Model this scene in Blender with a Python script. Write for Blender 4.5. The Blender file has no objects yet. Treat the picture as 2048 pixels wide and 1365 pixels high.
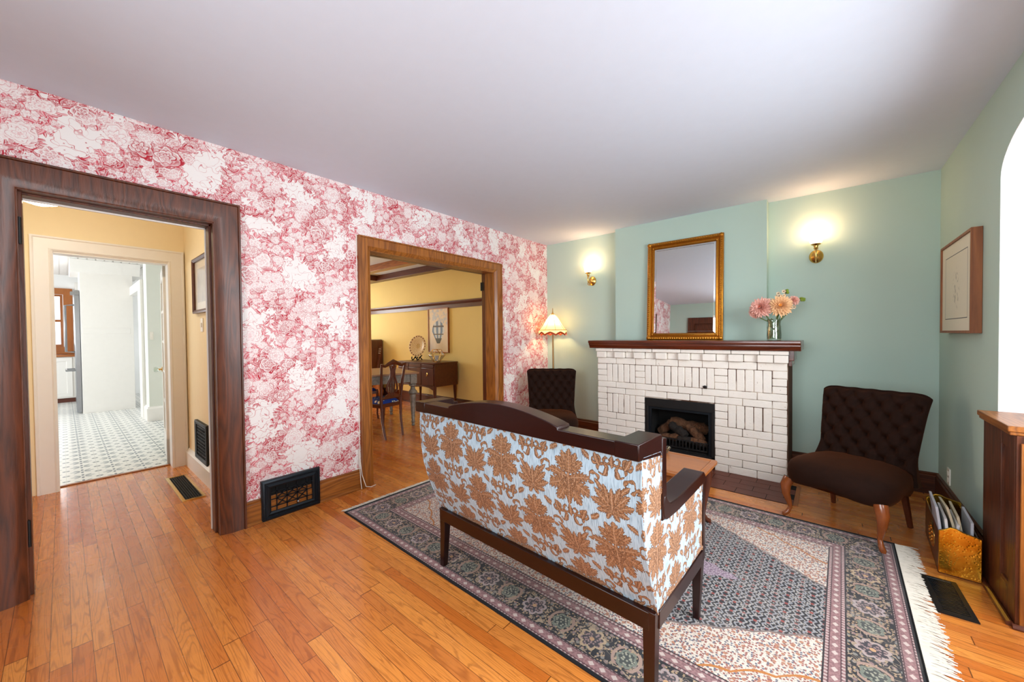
import bpy, bmesh, math, random
from mathutils import Vector, Matrix
random.seed(7)
PI = math.pi
sc = bpy.context.scene
COL = sc.collection

# ------------------------------------------------------------------ camera
cam_d = bpy.data.cameras.new('camera'); cam = bpy.data.objects.new('camera', cam_d); COL.objects.link(cam)
cam_d.sensor_width = 36.0; cam_d.lens = 753.71 / 2048 * 36.0; cam_d.clip_start = 0.02; cam_d.clip_end = 100
_F = Vector((-0.64213705, 0.76640436, -0.01686327)); _R = Vector((0.76658424, 0.64206114, -0.01030015)); _U = Vector((-0.00293318, 0.01954122, 0.99980475))
cam.matrix_world = Matrix(((_R.x, _U.x, -_F.x, 2.98536), (_R.y, _U.y, -_F.y, 0.0), (_R.z, _U.z, -_F.z, 1.27098), (0, 0, 0, 1)))
sc.camera = cam
sc.view_settings.view_transform = 'Standard'; sc.view_settings.look = 'None'
sc.view_settings.gamma = 1.0; sc.view_settings.use_curve_mapping = False
sc.view_settings.exposure = 0.13
sc.cycles.use_denoising = True
sc.cycles.max_bounces = 8; sc.cycles.diffuse_bounces = 5; sc.cycles.glossy_bounces = 4
sc.cycles.transmission_bounces = 6; sc.cycles.transparent_max_bounces = 8
sc.cycles.caustics_reflective = False; sc.cycles.caustics_refractive = False
sc.cycles.sample_clamp_indirect = 6.0

# ------------------------------------------------------------------ world and daylight
w = bpy.data.worlds.new('sky'); sc.world = w; w.use_nodes = True
w.node_tree.nodes['Background'].inputs[0].default_value = (0.80, 0.90, 1.0, 1)
w.node_tree.nodes['Background'].inputs[1].default_value = 2.0

def area(name, loc, direction, sx, sy, power, color=(1, 1, 1)):
    d = bpy.data.lights.new(name, 'AREA'); d.shape = 'RECTANGLE'; d.size = sx; d.size_y = sy
    d.energy = power; d.color = color
    o = bpy.data.objects.new(name, d); COL.objects.link(o); o.location = loc
    o.rotation_euler = Vector(direction).to_track_quat('-Z', 'Y').to_euler()
    return o
def point(name, loc, power, color, r=0.03):
    d = bpy.data.lights.new(name, 'POINT'); d.energy = power; d.color = color; d.shadow_soft_size = r
    o = bpy.data.objects.new(name, d); COL.objects.link(o); o.location = loc
    return o
DAY = (0.90, 0.955, 1.0)
area('daylight_bay', (4.45, 1.45, 1.50), (-1, 0, -0.42), 2.1, 1.35, 145, DAY)          # sky outside the bay windows
area('daylight_front', (2.45, -1.55, 1.55), (0, 1, 0), 1.7, 1.3, 92, DAY)           # sky outside the front window
area('daylight_dining', (-5.85, 2.75, 1.6), (1, 0.12, -0.05), 1.7, 1.3, 70, (1.0, 0.97, 0.92))
area('daylight_kitchen', (-9.6, 0.0, 1.7), (1, 0, 0), 0.7, 1.3, 16, (1, 1, 1))
area('kitchen_side_fill', (-5.9, -2.3, 1.6), (0, 1, 0), 4.8, 1.4, 75, (0.94, 0.98, 1))  # added light outside an unseen side opening, brightens the kitchen

# ------------------------------------------------------------------ shader graphs
def lin(r, g, b):
    f = lambda c: (c / 12.92 if c <= 0.04045 else ((c + 0.055) / 1.055) ** 2.4)
    return (f(r / 255), f(g / 255), f(b / 255), 1.0)
class E:                                        # an output socket with arithmetic
    def __init__(s, g, sock): s.g = g; s.s = sock
    def __add__(a, b): return a.g.m('ADD', a, b)
    __radd__ = __add__
    def __sub__(a, b): return a.g.m('SUBTRACT', a, b)
    def __rsub__(a, b): return a.g.m('SUBTRACT', b, a)
    def __mul__(a, b): return a.g.m('MULTIPLY', a, b)
    __rmul__ = __mul__
    def __truediv__(a, b): return a.g.m('DIVIDE', a, b)
    def __neg__(a): return a.g.m('MULTIPLY', a, -1.0)
class G:
    def __init__(s, name):
        s.mat = bpy.data.materials.new(name); s.mat.use_nodes = True
        s.nt = s.mat.node_tree; s.nt.nodes.clear(); s._tc = None
    def node(s, t): return s.nt.nodes.new(t)
    def put(s, inp, v):
        if isinstance(v, E): s.nt.links.new(v.s, inp)
        elif isinstance(v, (tuple, list)) and len(v) == 3 and inp.type == 'RGBA': inp.default_value = (*v, 1)
        else: inp.default_value = v
    def m(s, op, *a):
        n = s.node('ShaderNodeMath'); n.operation = op
        for i, v in enumerate(a): s.put(n.inputs[i], v)
        return E(s, n.outputs[0])
    def tc(s, out='Object'):
        if s._tc is None: s._tc = s.node('ShaderNodeTexCoord')
        return E(s, s._tc.outputs[out])
    def sep(s, v):
        n = s.node('ShaderNodeSeparateXYZ'); s.put(n.inputs[0], v); return [E(s, n.outputs[i]) for i in range(3)]
    def vec(s, x, y, z=0.0):
        n = s.node('ShaderNodeCombineXYZ')
        for i, v in enumerate((x, y, z)): s.put(n.inputs[i], v)
        return E(s, n.outputs[0])
    def noise(s, v, scale, detail=2.0, rough=0.5, dim='3D', dist=0.0):
        n = s.node('ShaderNodeTexNoise'); n.noise_dimensions = dim
        s.put(n.inputs['Vector'], v); n.inputs['Scale'].default_value = scale; n.inputs['Detail'].default_value = detail
        n.inputs['Roughness'].default_value = rough; n.inputs['Distortion'].default_value = dist
        return E(s, n.outputs[0])
    def voro(s, v, scale, rand=1.0, feature='F1', dim='2D'):
        n = s.node('ShaderNodeTexVoronoi'); n.voronoi_dimensions = dim; n.feature = feature
        s.put(n.inputs['Vector'], v); n.inputs['Scale'].default_value = scale; n.inputs['Randomness'].default_value = rand
        return {k.name: E(s, k) for k in n.outputs if k.enabled}
    def rand(s, v):
        n = s.node('ShaderNodeTexWhiteNoise'); n.noise_dimensions = '2D'; s.put(n.inputs['Vector'], v); return E(s, n.outputs[0])
    def sm(s, x, a, b):                        # smooth step from a to b
        n = s.node('ShaderNodeMapRange'); n.interpolation_type = 'SMOOTHSTEP'
        s.put(n.inputs['Value'], x); s.put(n.inputs['From Min'], a); s.put(n.inputs['From Max'], b)
        return E(s, n.outputs[0])
    def mix(s, t, a, b):
        n = s.node('ShaderNodeMix'); n.data_type = 'RGBA'
        s.put(n.inputs[0], t); s.put(n.inputs[6], a); s.put(n.inputs[7], b)
        return E(s, n.outputs[2])
    def mn(s, a, b): return s.m('MINIMUM', a, b)
    def mx(s, a, b): return s.m('MAXIMUM', a, b)
    def ab(s, a): return s.m('ABSOLUTE', a)
    def fr(s, a): return s.m('FRACT', a)
    def fl(s, a): return s.m('FLOOR', a)
    def sin(s, a): return s.m('SINE', a)
    def hyp(s, x, y): return s.m('SQRT', x * x + y * y)
    def lt(s, a, b): return s.m('LESS_THAN', a, b)
    def band(s, x, c, wd): return s.lt(s.ab(x - c), wd)
    def out(s, base, rough=0.5, spec=0.5, metal=0.0, bump=None, coat=0.0, coat_rough=0.1, sheen=0.0, sheen_tint=None, emit=None, estr=0.0, trans=0.0, ior=1.45, alpha=None, sub=0.0):
        p = s.node('ShaderNodeBsdfPrincipled'); o = s.node('ShaderNodeOutputMaterial')
        s.put(p.inputs['Base Color'], base); s.put(p.inputs['Roughness'], rough); s.put(p.inputs['Specular IOR Level'], spec)
        s.put(p.inputs['Metallic'], metal); s.put(p.inputs['Coat Weight'], coat); s.put(p.inputs['Coat Roughness'], coat_rough)
        s.put(p.inputs['Sheen Weight'], sheen); s.put(p.inputs['Transmission Weight'], trans); s.put(p.inputs['IOR'], ior)
        if sheen_tint: s.put(p.inputs['Sheen Tint'], sheen_tint)
        if emit is not None: s.put(p.inputs['Emission Color'], emit); s.put(p.inputs['Emission Strength'], estr)
        if alpha is not None: s.put(p.inputs['Alpha'], alpha)
        if bump:
            b = s.node('ShaderNodeBump'); s.put(b.inputs['Height'], bump[0]); b.inputs['Strength'].default_value = bump[1]; b.inputs['Distance'].default_value = bump[2]
            s.nt.links.new(b.outputs[0], p.inputs['Normal'])
        s.nt.links.new(p.outputs[0], o.inputs[0])
        return s.mat

def plain(name, rgb, rough=0.5, metal=0.0, spec=0.5, var=0.06, scale=14.0, bump=0.0, **k):
    g = G(name); n = g.noise(g.tc(), scale, 3.0)
    c = lin(*rgb); lo = tuple(x * (1 - var) for x in c[:3]) + (1,); hi = tuple(min(1, x * (1 + var)) for x in c[:3]) + (1,)
    return g.out(g.mix(n, lo, hi), rough, spec, metal, bump=(n, bump, 0.004 if bump < 0.5 else 0.02) if bump else None, **k)

def wood(name, dark, light, axis='x', ring=26.0, rough=0.35, coat=0.3, bump=0.15, contrast=1.0):
    g = G(name); x, y, z = g.sep(g.tc())
    s = 0.09
    v = {'x': g.vec(x * s, y, z), 'y': g.vec(x, y * s, z), 'z': g.vec(x, y, z * s)}[axis]
    big = g.noise(v, 9.0, 2.0)
    rings = g.fr(big * ring * 0.35)
    rings = g.ab(rings - 0.5) * 2.0
    fine = g.noise(v, 160.0, 2.0)
    blotch = g.noise(g.tc(), 3.0, 2.0)
    t = rings * 0.45 * contrast + fine * 0.45 + blotch * 0.3 - 0.1
    return g.out(g.mix(t, lin(*dark), lin(*light)), rough, 0.5, bump=(fine + rings * 0.5, bump, 0.002), coat=coat, coat_rough=0.12)

def mat_floor():
    g = G('oak_floor'); x, y, z = g.sep(g.tc())
    wd = 0.057
    row = g.fl(y / wd); fy = g.fr(y / wd)
    r0 = g.rand(g.vec(row, 3.1)); ln = 0.62 + r0 * 0.0
    u = x / (0.75 + r0 * 0.75) + r0 * 7.3
    jit = g.rand(g.vec(g.fl(u), row)) * 0.0
    pk = g.fl(u); fx = g.fr(u)
    pr = g.rand(g.vec(pk + 0.37, row + 0.11)); pr2 = g.rand(g.vec(pk + 9.3, row + 4.7))
    gv = g.vec(x * 0.07 + pr * 13.0, y + pr2 * 5.0, pr * 3.0)
    big = g.noise(gv, 16.0, 1.5, 0.5, dist=0.5)
    ringv = g.ab(g.fr(big * 15.0) - 0.5) * 2.0
    ring = g.sm(ringv, 0.0, 0.45)
    fine = g.noise(g.vec(x * 0.06 + pr * 9.0, y, pr), 240.0, 2.0)
    base = g.mix(pr, lin(200, 110, 42), lin(228, 146, 66))
    base = g.mix(g.sm(pr2, 0.70, 1.0) * 0.30, base, lin(172, 84, 36))
    base = g.mix((1.0 - ring) * 0.38, base, lin(120, 52, 16))
    base = g.mix(g.sm(fine, 0.45, 0.75) * 0.28, base, lin(132, 62, 22))
    gap = g.mx(g.lt(fy, 0.035), g.lt(fx, 0.0035))
    base = g.mix(gap * 0.8, base, lin(70, 30, 10))
    h = (1.0 - gap) + fine * 0.06
    return g.out(base, g.noise(g.tc(), 7.0, 2.0) * 0.10 + 0.22, 0.5, bump=(h, 0.25, 0.0015), coat=0.35, coat_rough=0.12)

def mat_wallpaper():
    g = G('red_toile_wallpaper'); X, y, z = g.sep(g.tc())
    p = g.vec(y, z)
    n6 = g.noise(p, 16.0, 2.0, dim='2D') - 0.5; n7 = g.noise(g.vec(y + 9.0, z), 16.0, 2.0, dim='2D') - 0.5
    def mask(yy, zz):
        lat = g.sin(yy * (2 * PI / 0.53) + 0.6) * g.sin(zz * (2 * PI / 0.66) + 1.0)
        return lat * 0.50 + (g.noise(g.vec(yy, zz), 6.0, 2.0, 0.5, dim='2D') - 0.5) * 2.0 + 0.17
    M = mask(y, z); fine_ = g.noise(p, 110.0, 1.0, dim='2D')
    deepm = g.sm(g.noise(g.vec(y + 3.0, z), 4.5, 1.0, dim='2D'), 0.38, 0.62)
    white = lin(232, 227, 224); pink = lin(216, 116, 126); red = lin(180, 40, 56)
    def flower(scale, rad, seed, k0, thr, turns, keep):
        v = g.voro(g.vec(y + seed, z + seed * 0.7), scale, 0.85)
        cx, cy, _ = g.sep(v['Position']); rr, gg, bb = g.sep(v['Color'])
        dx = y + seed - cx + n6 * 0.034; dy = z + seed * 0.7 - cy + n7 * 0.034
        r = g.hyp(dx, dy * (gg * 0.35 + 0.92)); th = g.m('ARCTAN2', dx, dy)
        k = g.fl(rr * 3.0 + k0)
        qn = r / (bb * (rad * 0.5) + rad * 0.62)
        ringi = g.fl(qn * turns)
        bump = g.ab(g.sin(th * k * 0.5 + gg * 6.0 + ringi * 1.3)) * 0.62
        f = g.fr(qn * turns - bump + gg)
        inc = g.lt(thr, mask(cx - seed, cy - seed * 0.7)) * g.lt(g.fr(rr * 7.0 + bb * 5.0), keep)
        reg = g.lt(qn - bump * 0.42, 0.80) * inc
        ol = g.mx(1.0 - g.sm(f, 0.04, 0.16), g.sm(qn - bump * 0.42, 0.70, 0.77))
        dark = g.sm(gg * 0.75 + deepm * 0.5, 0.35, 0.95)
        tone = g.m('POWER', 1.0 - f, 1.5) * (dark * 0.75 + 0.24) + g.sm(qn, 0.35, 0.0) * 0.2 + g.sm((dx * 0.7 - dy) / rad, 0.1, 1.0) * 0.55 * dark + (fine_ - 0.5) * 0.5
        col = g.mix(tone, white, g.mix(dark, pink, red))
        return reg, g.mix(ol * (dark * 0.35 + 0.55), col, red)
    def leaves(scale, L, wd, seed, thr, spread):
        v = g.voro(g.vec(y + seed + n6 * 0.02, z + n6 * 0.02), scale, 1.0)
        cx, cy, _ = g.sep(v['Position']); rr, gg, bb = g.sep(v['Color'])
        dx = y + seed + n6 * 0.02 - cx; dy = z + n6 * 0.02 - cy; a = rr * 6.28
        ca = g.m('COSINE', a); sa = g.sin(a)
        lx = dx * ca + dy * sa; ly = dy * ca - dx * sa + (lx * lx - 0.0001) * (bb - 0.5) * 40.0
        lw = (1.0 - (lx / L) * (lx / L)) * wd
        inc = g.lt(thr, mask(cx - seed, cy))
        d = lw - g.ab(ly)
        reg = g.lt(0.0, d) * inc
        dk = g.sm(gg * 0.7 + deepm * 0.55, 0.3, 0.9)
        col = g.mix(dk, pink, red)
        col = g.mix(g.lt(g.ab(ly), 0.0011) * 0.6, col, white)
        half = g.lt(0.0, ly) * 0.35; col = g.mix(half, col, white)
        col = g.mix(1.0 - g.sm(d, 0.0006, 0.0020), col, red)
        return reg, col
    c1 = g.noise(p, 12.0, 1.0, dim='2D', dist=0.15); c2 = g.noise(g.vec(y + 4.0, z), 15.0, 1.0, dim='2D', dist=0.15)
    stem = g.mx(1.0 - g.sm(g.ab(c1 - 0.5), 0.003, 0.010), 1.0 - g.sm(g.ab(c2 - 0.47), 0.003, 0.009))
    base = g.mix(stem * 0.85 * g.sm(M, -0.70, -0.45), white, g.mix(0.35, red, pink))
    sv = g.voro(g.vec(y, z + 5.0), 40.0, 1.0); sr, sg, sb = g.sep(sv['Color'])
    bud = (1.0 - g.sm(sv['Distance'], 0.10, 0.17)) * g.lt(sr, 0.24) * g.sm(M, -0.70, -0.45)
    base = g.mix(bud * (sb * 0.4 + 0.5), base, red)
    base = g.mix(g.sm(M, 0.02, 0.22) * (deepm * 0.30 + 0.10), base, pink)
    fine = g.noise(p, 90.0, 2.0, 0.6, dim='2D')
    base = g.mix(g.sm(M, -0.02, 0.10) * g.sm(fine, 0.50, 0.58) * 0.6, base, g.mix(deepm, pink, red))
    for args in ((44.0, 0.017, 0.0050, 8.1, -0.14, 1), (24.0, 0.034, 0.0075, 1.3, -0.10, 1), (27.0, 0.030, 0.0080, 5.3, -0.04, 1)):
        r_, c_ = leaves(*args); base = g.mix(r_, base, c_)
    for args in ((30.0, 0.020, 5.9, 4.0, -0.02, 1.6, 0.7), (15.0, 0.040, 3.7, 5.0, 0.04, 2.3, 0.55), (8.0, 0.074, 0.0, 5.0, 0.10, 3.3, 0.62)):
        r_, c_ = flower(*args); base = g.mix(r_, base, c_)
    seam = g.lt(g.ab(g.fr(y / 0.53 + 0.02) - 0.5), 0.0012)
    base = g.mix(seam * 0.2, base, lin(170, 150, 150))
    return g.out(base, 0.75, 0.25)

def mat_damask():
    g = G('blue_brown_damask'); u, v, _ = g.sep(g.tc('UV'))
    a, per = 0.1685, 0.44
    wz = (g.noise(g.vec(u, v), 38.0, 2.0, dim='2D') - 0.5); wy = (g.noise(g.vec(u + 5.0, v), 38.0, 2.0, dim='2D') - 0.5)
    uu = u - 0.235 + wz * 0.010; vv = v - 0.752 + wy * 0.010
    cu = g.fl(uu / a + 0.5); lu = uu - cu * a
    odd = g.ab(cu - g.fl(cu * 0.5) * 2.0)
    t_ = vv / per + odd * 0.5 + 0.5
    lv = (g.fr(t_) - 0.5) * per; lv2 = (g.fr(t_ + 0.5) - 0.5) * per
    x = g.ab(lu)
    cr = g.noise(g.vec(u * 7.0, v * 0.55), 40.0, 2.0, dim='2D')
    ground = g.mix(g.sm(cr, 0.46, 0.70), lin(168, 190, 204), lin(134, 156, 172))
    fine = g.noise(g.vec(u, v), 150.0, 1.0, dim='2D')
    mid = g.mix(g.sm(fine, 0.40, 0.65), lin(126, 86, 56), lin(156, 114, 80)); dark = lin(70, 40, 22); light = lin(184, 148, 120)
    state = [ground, None]
    def lay(d, stripe, rib=None):
        ins = g.lt(0.0, d)
        col = g.mix(stripe, mid, dark)
        if rib is not None: col = g.mix(rib, col, light)
        col = g.mix(1.0 - g.sm(d, 0.0006, 0.0030), col, dark)
        state[0] = g.mix(ins, state[0], col)
        state[1] = ins if state[1] is None else g.mx(state[1], ins)
    def leaflet(y, cx, cy, deg, L, W, serr=0.30, n=7.0):
        A = math.radians(deg); sa, ca = math.sin(A), math.cos(A)
        dx = x - cx; dy = y - cy
        t = (dx * sa + dy * ca) / L; p = dx * ca - dy * sa; ap = g.ab(p)
        q = g.mx(t * (1.0 - t), 0.0)
        saw = g.fr(t * n - ap * (0.6 / W))
        w = g.m('POWER', q, 0.62) * (W * 2.3) * (1.0 - serr + saw * serr * 1.6)
        d = w - ap
        lay(d, g.sm(saw, 0.62, 0.95) * 0.55, (1.0 - g.sm(ap, 0.0006, 0.0018)) * 0.7)
    def ring(y, cx, cy, rad, th, cut=None):
        dx = x - cx; dy = y - cy; ang = g.m('ARCTAN2', dx, dy)
        d = g.sin(ang * 5.0 + 0.8) * (th * 0.22) + th - g.ab(g.hyp(dx, dy) - rad)
        if cut is not None: d = d - g.mx(dx * cut[0] + dy * cut[1] - cut[2], 0.0) * 1.5
        lay(d, 0.0)
    # vase of leaves with scrolls
    y = lv2
    leaflet(y, 0.050, -0.105, 125, 0.050, 0.012); leaflet(y, 0.086, -0.060, 20, 0.045, 0.012)
    ring(y, 0.067, 0.024, 0.020, 0.0060, (-0.6, -0.8, 0.014)); leaflet(y, 0.004, -0.040, 44, 0.088, 0.0105, 0.1)
    ring(y, 0.034, 0.062, 0.0185, 0.0056, (0.75, -0.65, 0.014)); ring(y, 0.017, 0.094, 0.0120, 0.0050, (-0.7, 0.7, 0.008)); ring(y, 0.058, 0.092, 0.0150, 0.0052, (0.7, 0.7, 0.010))
    leaflet(y, 0.030, 0.040, -25, 0.034, 0.008, 0.15); leaflet(y, 0.046, 0.070, 25, 0.050, 0.010); leaflet(y, 0.0, 0.070, 0, 0.045, 0.009, 0.2)
    leaflet(y, 0.0, -0.075, 145, 0.042, 0.011); leaflet(y, 0.0, -0.075, 100, 0.060, 0.013); leaflet(y, 0.0, -0.072, 72, 0.082, 0.016); leaflet(y, 0.0, -0.070, 46, 0.088, 0.016); leaflet(y, 0.0, -0.066, 22, 0.084, 0.013); leaflet(y, 0.0, -0.080, 0, 0.085, 0.010, 0.2)
    # large palmette of serrated leaves
    y = lv
    leaflet(y, 0.0, -0.035, 180, 0.070, 0.013, 0.2); leaflet(y, 0.004, -0.022, 148, 0.088, 0.024, 0.36, 6.0); leaflet(y, 0.004, 0.0, 78, 0.086, 0.021, 0.36, 6.0); leaflet(y, 0.004, -0.010, 112, 0.100, 0.027, 0.36, 6.0)
    leaflet(y, 0.0, 0.016, 47, 0.078, 0.020, 0.36, 6.0); leaflet(y, 0.0, 0.018, 22, 0.082, 0.018, 0.36, 6.0); leaflet(y, 0.0, 0.014, 0, 0.092, 0.020, 0.34, 7.0)
    leaflet(y, 0.0, -0.052, 28, 0.062, 0.013, 0.2, 5.0); leaflet(y, 0.0, -0.060, 0, 0.080, 0.013, 0.2, 5.0)
    ring(y, 0.016, -0.022, 0.0095, 0.0034)
    hl = g.sm(g.noise(g.vec(u * 1.0, v * 1.0), 220.0, 0.0, dim='2D'), 0.60, 0.72) * state[1] * 0.35
    col = g.mix(hl, state[0], light)
    return g.out(col, 0.62, 0.35, bump=(cr * 0.8 + state[1] * 0.5, 0.55, 0.004), sheen=0.1)

def mat_rug():
    g = G('persian_rug'); x, y, z = g.sep(g.tc('UV'))      # metres from the rug's centre
    HX, HY = 1.465, 0.965
    ax = g.ab(x); ay = g.ab(y)
    dx = HX - ax; dy = HY - ay
    e = g.mn(dx, dy)                                      # distance from the edge
    along = g.sep(g.mix(g.lt(dx, dy), g.vec(x, 0, 0), g.vec(y, 0, 0)))[0]
    p = g.vec(x, y)
    def speck(scale, seed, thr):
        v = g.voro(g.vec(x + seed, y + seed), scale, 1.0); r, gg, b = g.sep(v['Color'])
        return 1.0 - g.sm(v['Distance'], thr - 0.08, thr + 0.03), r, gg, b
    # ---- field: ivory ground full of small flowers
    s1, r1, g1, b1 = speck(88.0, 2.0, 0.40)
    s1b, r1b, g1b, b1b = speck(40.0, 6.0, 0.30)
    ivory = g.mix(s1 * g.lt(r1, 0.5), lin(212, 200, 186), lin(150, 92, 84))
    ivory = g.mix(s1 * g.lt(0.5, r1) * g.lt(g1, 0.6), ivory, lin(96, 100, 116))
    ivory = g.mix(s1b * g.lt(r1b, 0.5), ivory, lin(176, 122, 96))
    ring1 = s1b * 0.0
    tw = g.noise(p, 70.0, 1.0, dim='2D'); ivory = g.mix((1.0 - g.sm(g.ab(tw - 0.5), 0.015, 0.04)) * 0.6, ivory, lin(112, 82, 76))
    oband = g.lt(g.ab(g.mx(ax * 0.63 - 0.40, 0.0) + ay - 0.80 + g.ab(g.sin(x * 24.0)) * 0.02), 0.006)
    # ---- dark medallion with rows of small leaves
    gx = x / 0.046; gy = y / 0.036
    row = g.fl(gx); fx = g.fr(gx) - 0.5; fy = g.fr(gy + (row - g.fl(row * 0.5) * 2.0) * 0.5) - 0.5
    zig = g.ab(g.ab(fx) * 1.3 - g.ab(fy) * 0.9 - 0.12)
    med = g.mix(1.0 - g.sm(zig, 0.10, 0.16), lin(34, 33, 38), lin(140, 140, 144))
    s2, r2, g2, b2 = speck(95.0, 9.0, 0.36)
    med = g.mix(s2 * g.lt(r2, 0.45), med, lin(168, 160, 152))
    dot = g.lt(g.hyp(fx, fy * 0.9), 0.17)
    par = g.fl(gy) + row; par = par - g.fl(par * 0.5) * 2.0
    med = g.mix(dot, med, g.mix(par, lin(140, 58, 52), lin(150, 140, 138)))
    edge_m = g.mx(ax - 1.20, ay + (ax - 0.63) * 0.63 - 0.54); edge_m = g.mx(edge_m, ay - 0.60) + (g.ab(g.fr(x * 9.0) - 0.5) - 0.25) * 0.03
    inm = g.lt(edge_m, 0.0)
    lil_e = ax * 0.36 + ay - 0.315 + (g.ab(g.fr(x * 12.0) - 0.5)) * 0.03
    lil = g.lt(lil_e, 0.0)
    lc = g.mix(s1, lin(146, 124, 142), lin(112, 90, 108)); lc = g.mix(s2 * 0.6, lc, lin(190, 176, 180))
    field = g.mix(inm, g.mix(oband, ivory, lin(178, 112, 52)), g.mix(lil, med, lc))
    field = g.mix(g.lt(g.ab(edge_m), 0.006), field, lin(120, 104, 100))
    # ---- guard stripes
    gv = g.fr(along / 0.048) - 0.5
    def guard(c):
        d = e - c
        base = g.mix(s1 * 0.5, lin(150, 112, 112), lin(108, 76, 80))
        dia = g.lt(g.ab(gv) * 0.048 + g.ab(d) * 1.3, 0.014)
        base = g.mix(dia, base, lin(196, 178, 170))
        base = g.mix(g.lt(g.ab(g.ab(d) - 0.019), 0.0028), base, lin(84, 56, 60))
        tick = g.lt(g.ab(g.ab(d) - 0.026), 0.006) * g.lt(g.fr(along / 0.018), 0.45)
        return g.mix(tick, base, lin(184, 164, 158))
    # ---- main border: dark ground, medallion flowers and curling vines
    mb = e - 0.143
    per = 0.30
    cell = g.fl(along / per); fa = (g.fr(along / per) - 0.5) * per
    rr = g.hyp(fa, mb); tt = g.m('ARCTAN2', fa, mb)
    pet = rr - g.ab(g.sin(tt * 4.0)) * 0.014
    fb2 = (g.fr(along / per + 0.5) - 0.5) * per
    rr2 = g.hyp(fb2, mb * 0.9); tt2 = g.m('ARCTAN2', fb2, mb)
    s3, r3, g3, b3 = speck(46.0, 4.0, 0.38)
    s4, r4, g4, b4 = speck(80.0, 14.0, 0.36)
    bd = lin(30, 32, 38)
    bord = g.mix(s3 * g.lt(r3, 0.55), bd, g.mix(g3, lin(134, 104, 104), lin(120, 124, 118)))
    bord = g.mix(s4 * g.lt(r4, 0.4), bord, lin(168, 140, 108))
    wv = g.noise(g.vec(x, y), 26.0, 1.0, dim='2D', dist=0.6)
    bord = g.mix((1.0 - g.sm(g.ab(wv - 0.5), 0.012, 0.03)) * 0.85, bord, lin(166, 146, 122))
    cm = g.rand(g.vec(cell, 1.7))
    bord = g.mix(g.lt(pet, 0.045), bord, g.mix(cm, lin(182, 156, 120), lin(164, 148, 148)))
    bord = g.mix(g.lt(pet, 0.033), bord, g.mix(s4, lin(58, 54, 60), lin(150, 124, 122)))
    bord = g.mix(g.lt(rr, 0.010), bord, lin(190, 150, 110))
    p2 = rr2 - g.ab(g.sin(tt2 * 3.0)) * 0.008
    bord = g.mix(g.lt(p2, 0.034), bord, lin(110, 116, 104))
    bord = g.mix(g.lt(p2, 0.025), bord, g.mix(s4, lin(56, 62, 60), lin(150, 150, 132)))
    bord = g.mix(g.lt(g.ab(g.ab(rr2 - 0.052)), 0.006) * g.lt(g.ab(mb), 0.05), bord, lin(158, 130, 116))
    # ---- put together from the edge inwards
    c = g.mix(g.lt(e, 0.014), guard(0.039), lin(22, 24, 28))
    c = g.mix(g.lt(0.064, e), c, bord)
    c = g.mix(g.lt(0.222, e), c, guard(0.256))
    c = g.mix(g.lt(0.290, e), c, field)
    c = g.mix(g.mn(g.lt(g.ab(e - 0.064), 0.003) + g.lt(g.ab(e - 0.222), 0.003) + g.lt(g.ab(e - 0.290), 0.003), 1.0), c, lin(40, 34, 38))
    wear = g.noise(p, 4.0, 3.0, dim='2D'); weave = g.noise(p, 320.0, 1.0, dim='2D')
    c = g.mix(g.sm(wear, 0.45, 0.75) * 0.08, c, lin(190, 178, 168))
    c = g.mix(g.sm(weave, 0.4, 0.7) * 0.18, c, lin(60, 50, 52))
    return g.out(c, 0.95, 0.1, bump=(weave, 0.3, 0.002), sheen=0.25)

def mat_tile():
    g = G('star_cement_tile'); x, y, z = g.sep(g.tc())
    T = 0.20
    fx = g.fr(x / T) - 0.5; fy = g.fr(y / T) - 0.5
    r = g.hyp(fx, fy); th = g.m('ARCTAN2', fx, fy)
    star = g.lt(r, g.m('POWER', g.ab(g.m('COSINE', th * 4.0)), 2.0) * 0.30 + 0.08) * g.lt(0.09, r)
    qx = g.ab(fx) - 0.5; qy = g.ab(fy) - 0.5; r2 = g.hyp(qx, qy)
    cor = g.lt(r2, 0.12) * g.lt(0.05, r2)
    grout = g.mx(g.lt(0.492, g.ab(fx)), g.lt(0.492, g.ab(fy)))
    c = g.mix(star, lin(232, 230, 224), lin(104, 114, 120)); c = g.mix(cor, c, lin(92, 102, 108)); c = g.mix(grout * 0.5, c, lin(190, 186, 178))
    return g.out(c, 0.30, 0.5)

def mat_damage_brick():
    g = G('white_painted_brick'); n = g.noise(g.tc(), 40.0, 4.0, 0.6); n2 = g.noise(g.tc(), 6.0, 2.0); n3 = g.noise(g.tc(), 130.0, 2.0)
    c = g.mix(n2, lin(230, 222, 211), lin(241, 236, 227))
    chip = g.sm(g.noise(g.tc(), 30.0, 3.0), 0.70, 0.74)
    return g.out(g.mix(chip * 0.45, c, lin(150, 124, 106)), 0.55, 0.35, bump=(n + n3 * 0.4, 0.45, 0.006))

def mat_velvet():
    g = G('brown_velvet'); n = g.noise(g.tc(), 30.0, 3.0)
    lw = g.node('ShaderNodeLayerWeight'); lw.inputs[0].default_value = 0.35
    c = g.mix(n, lin(20, 9, 5), lin(36, 17, 9))
    return g.out(c, 0.85, 0.15, sheen=0.12, sheen_tint=lin(206, 112, 52)[:3], bump=(g.noise(g.tc(), 900.0, 1.0), 0.08, 0.001))

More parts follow.
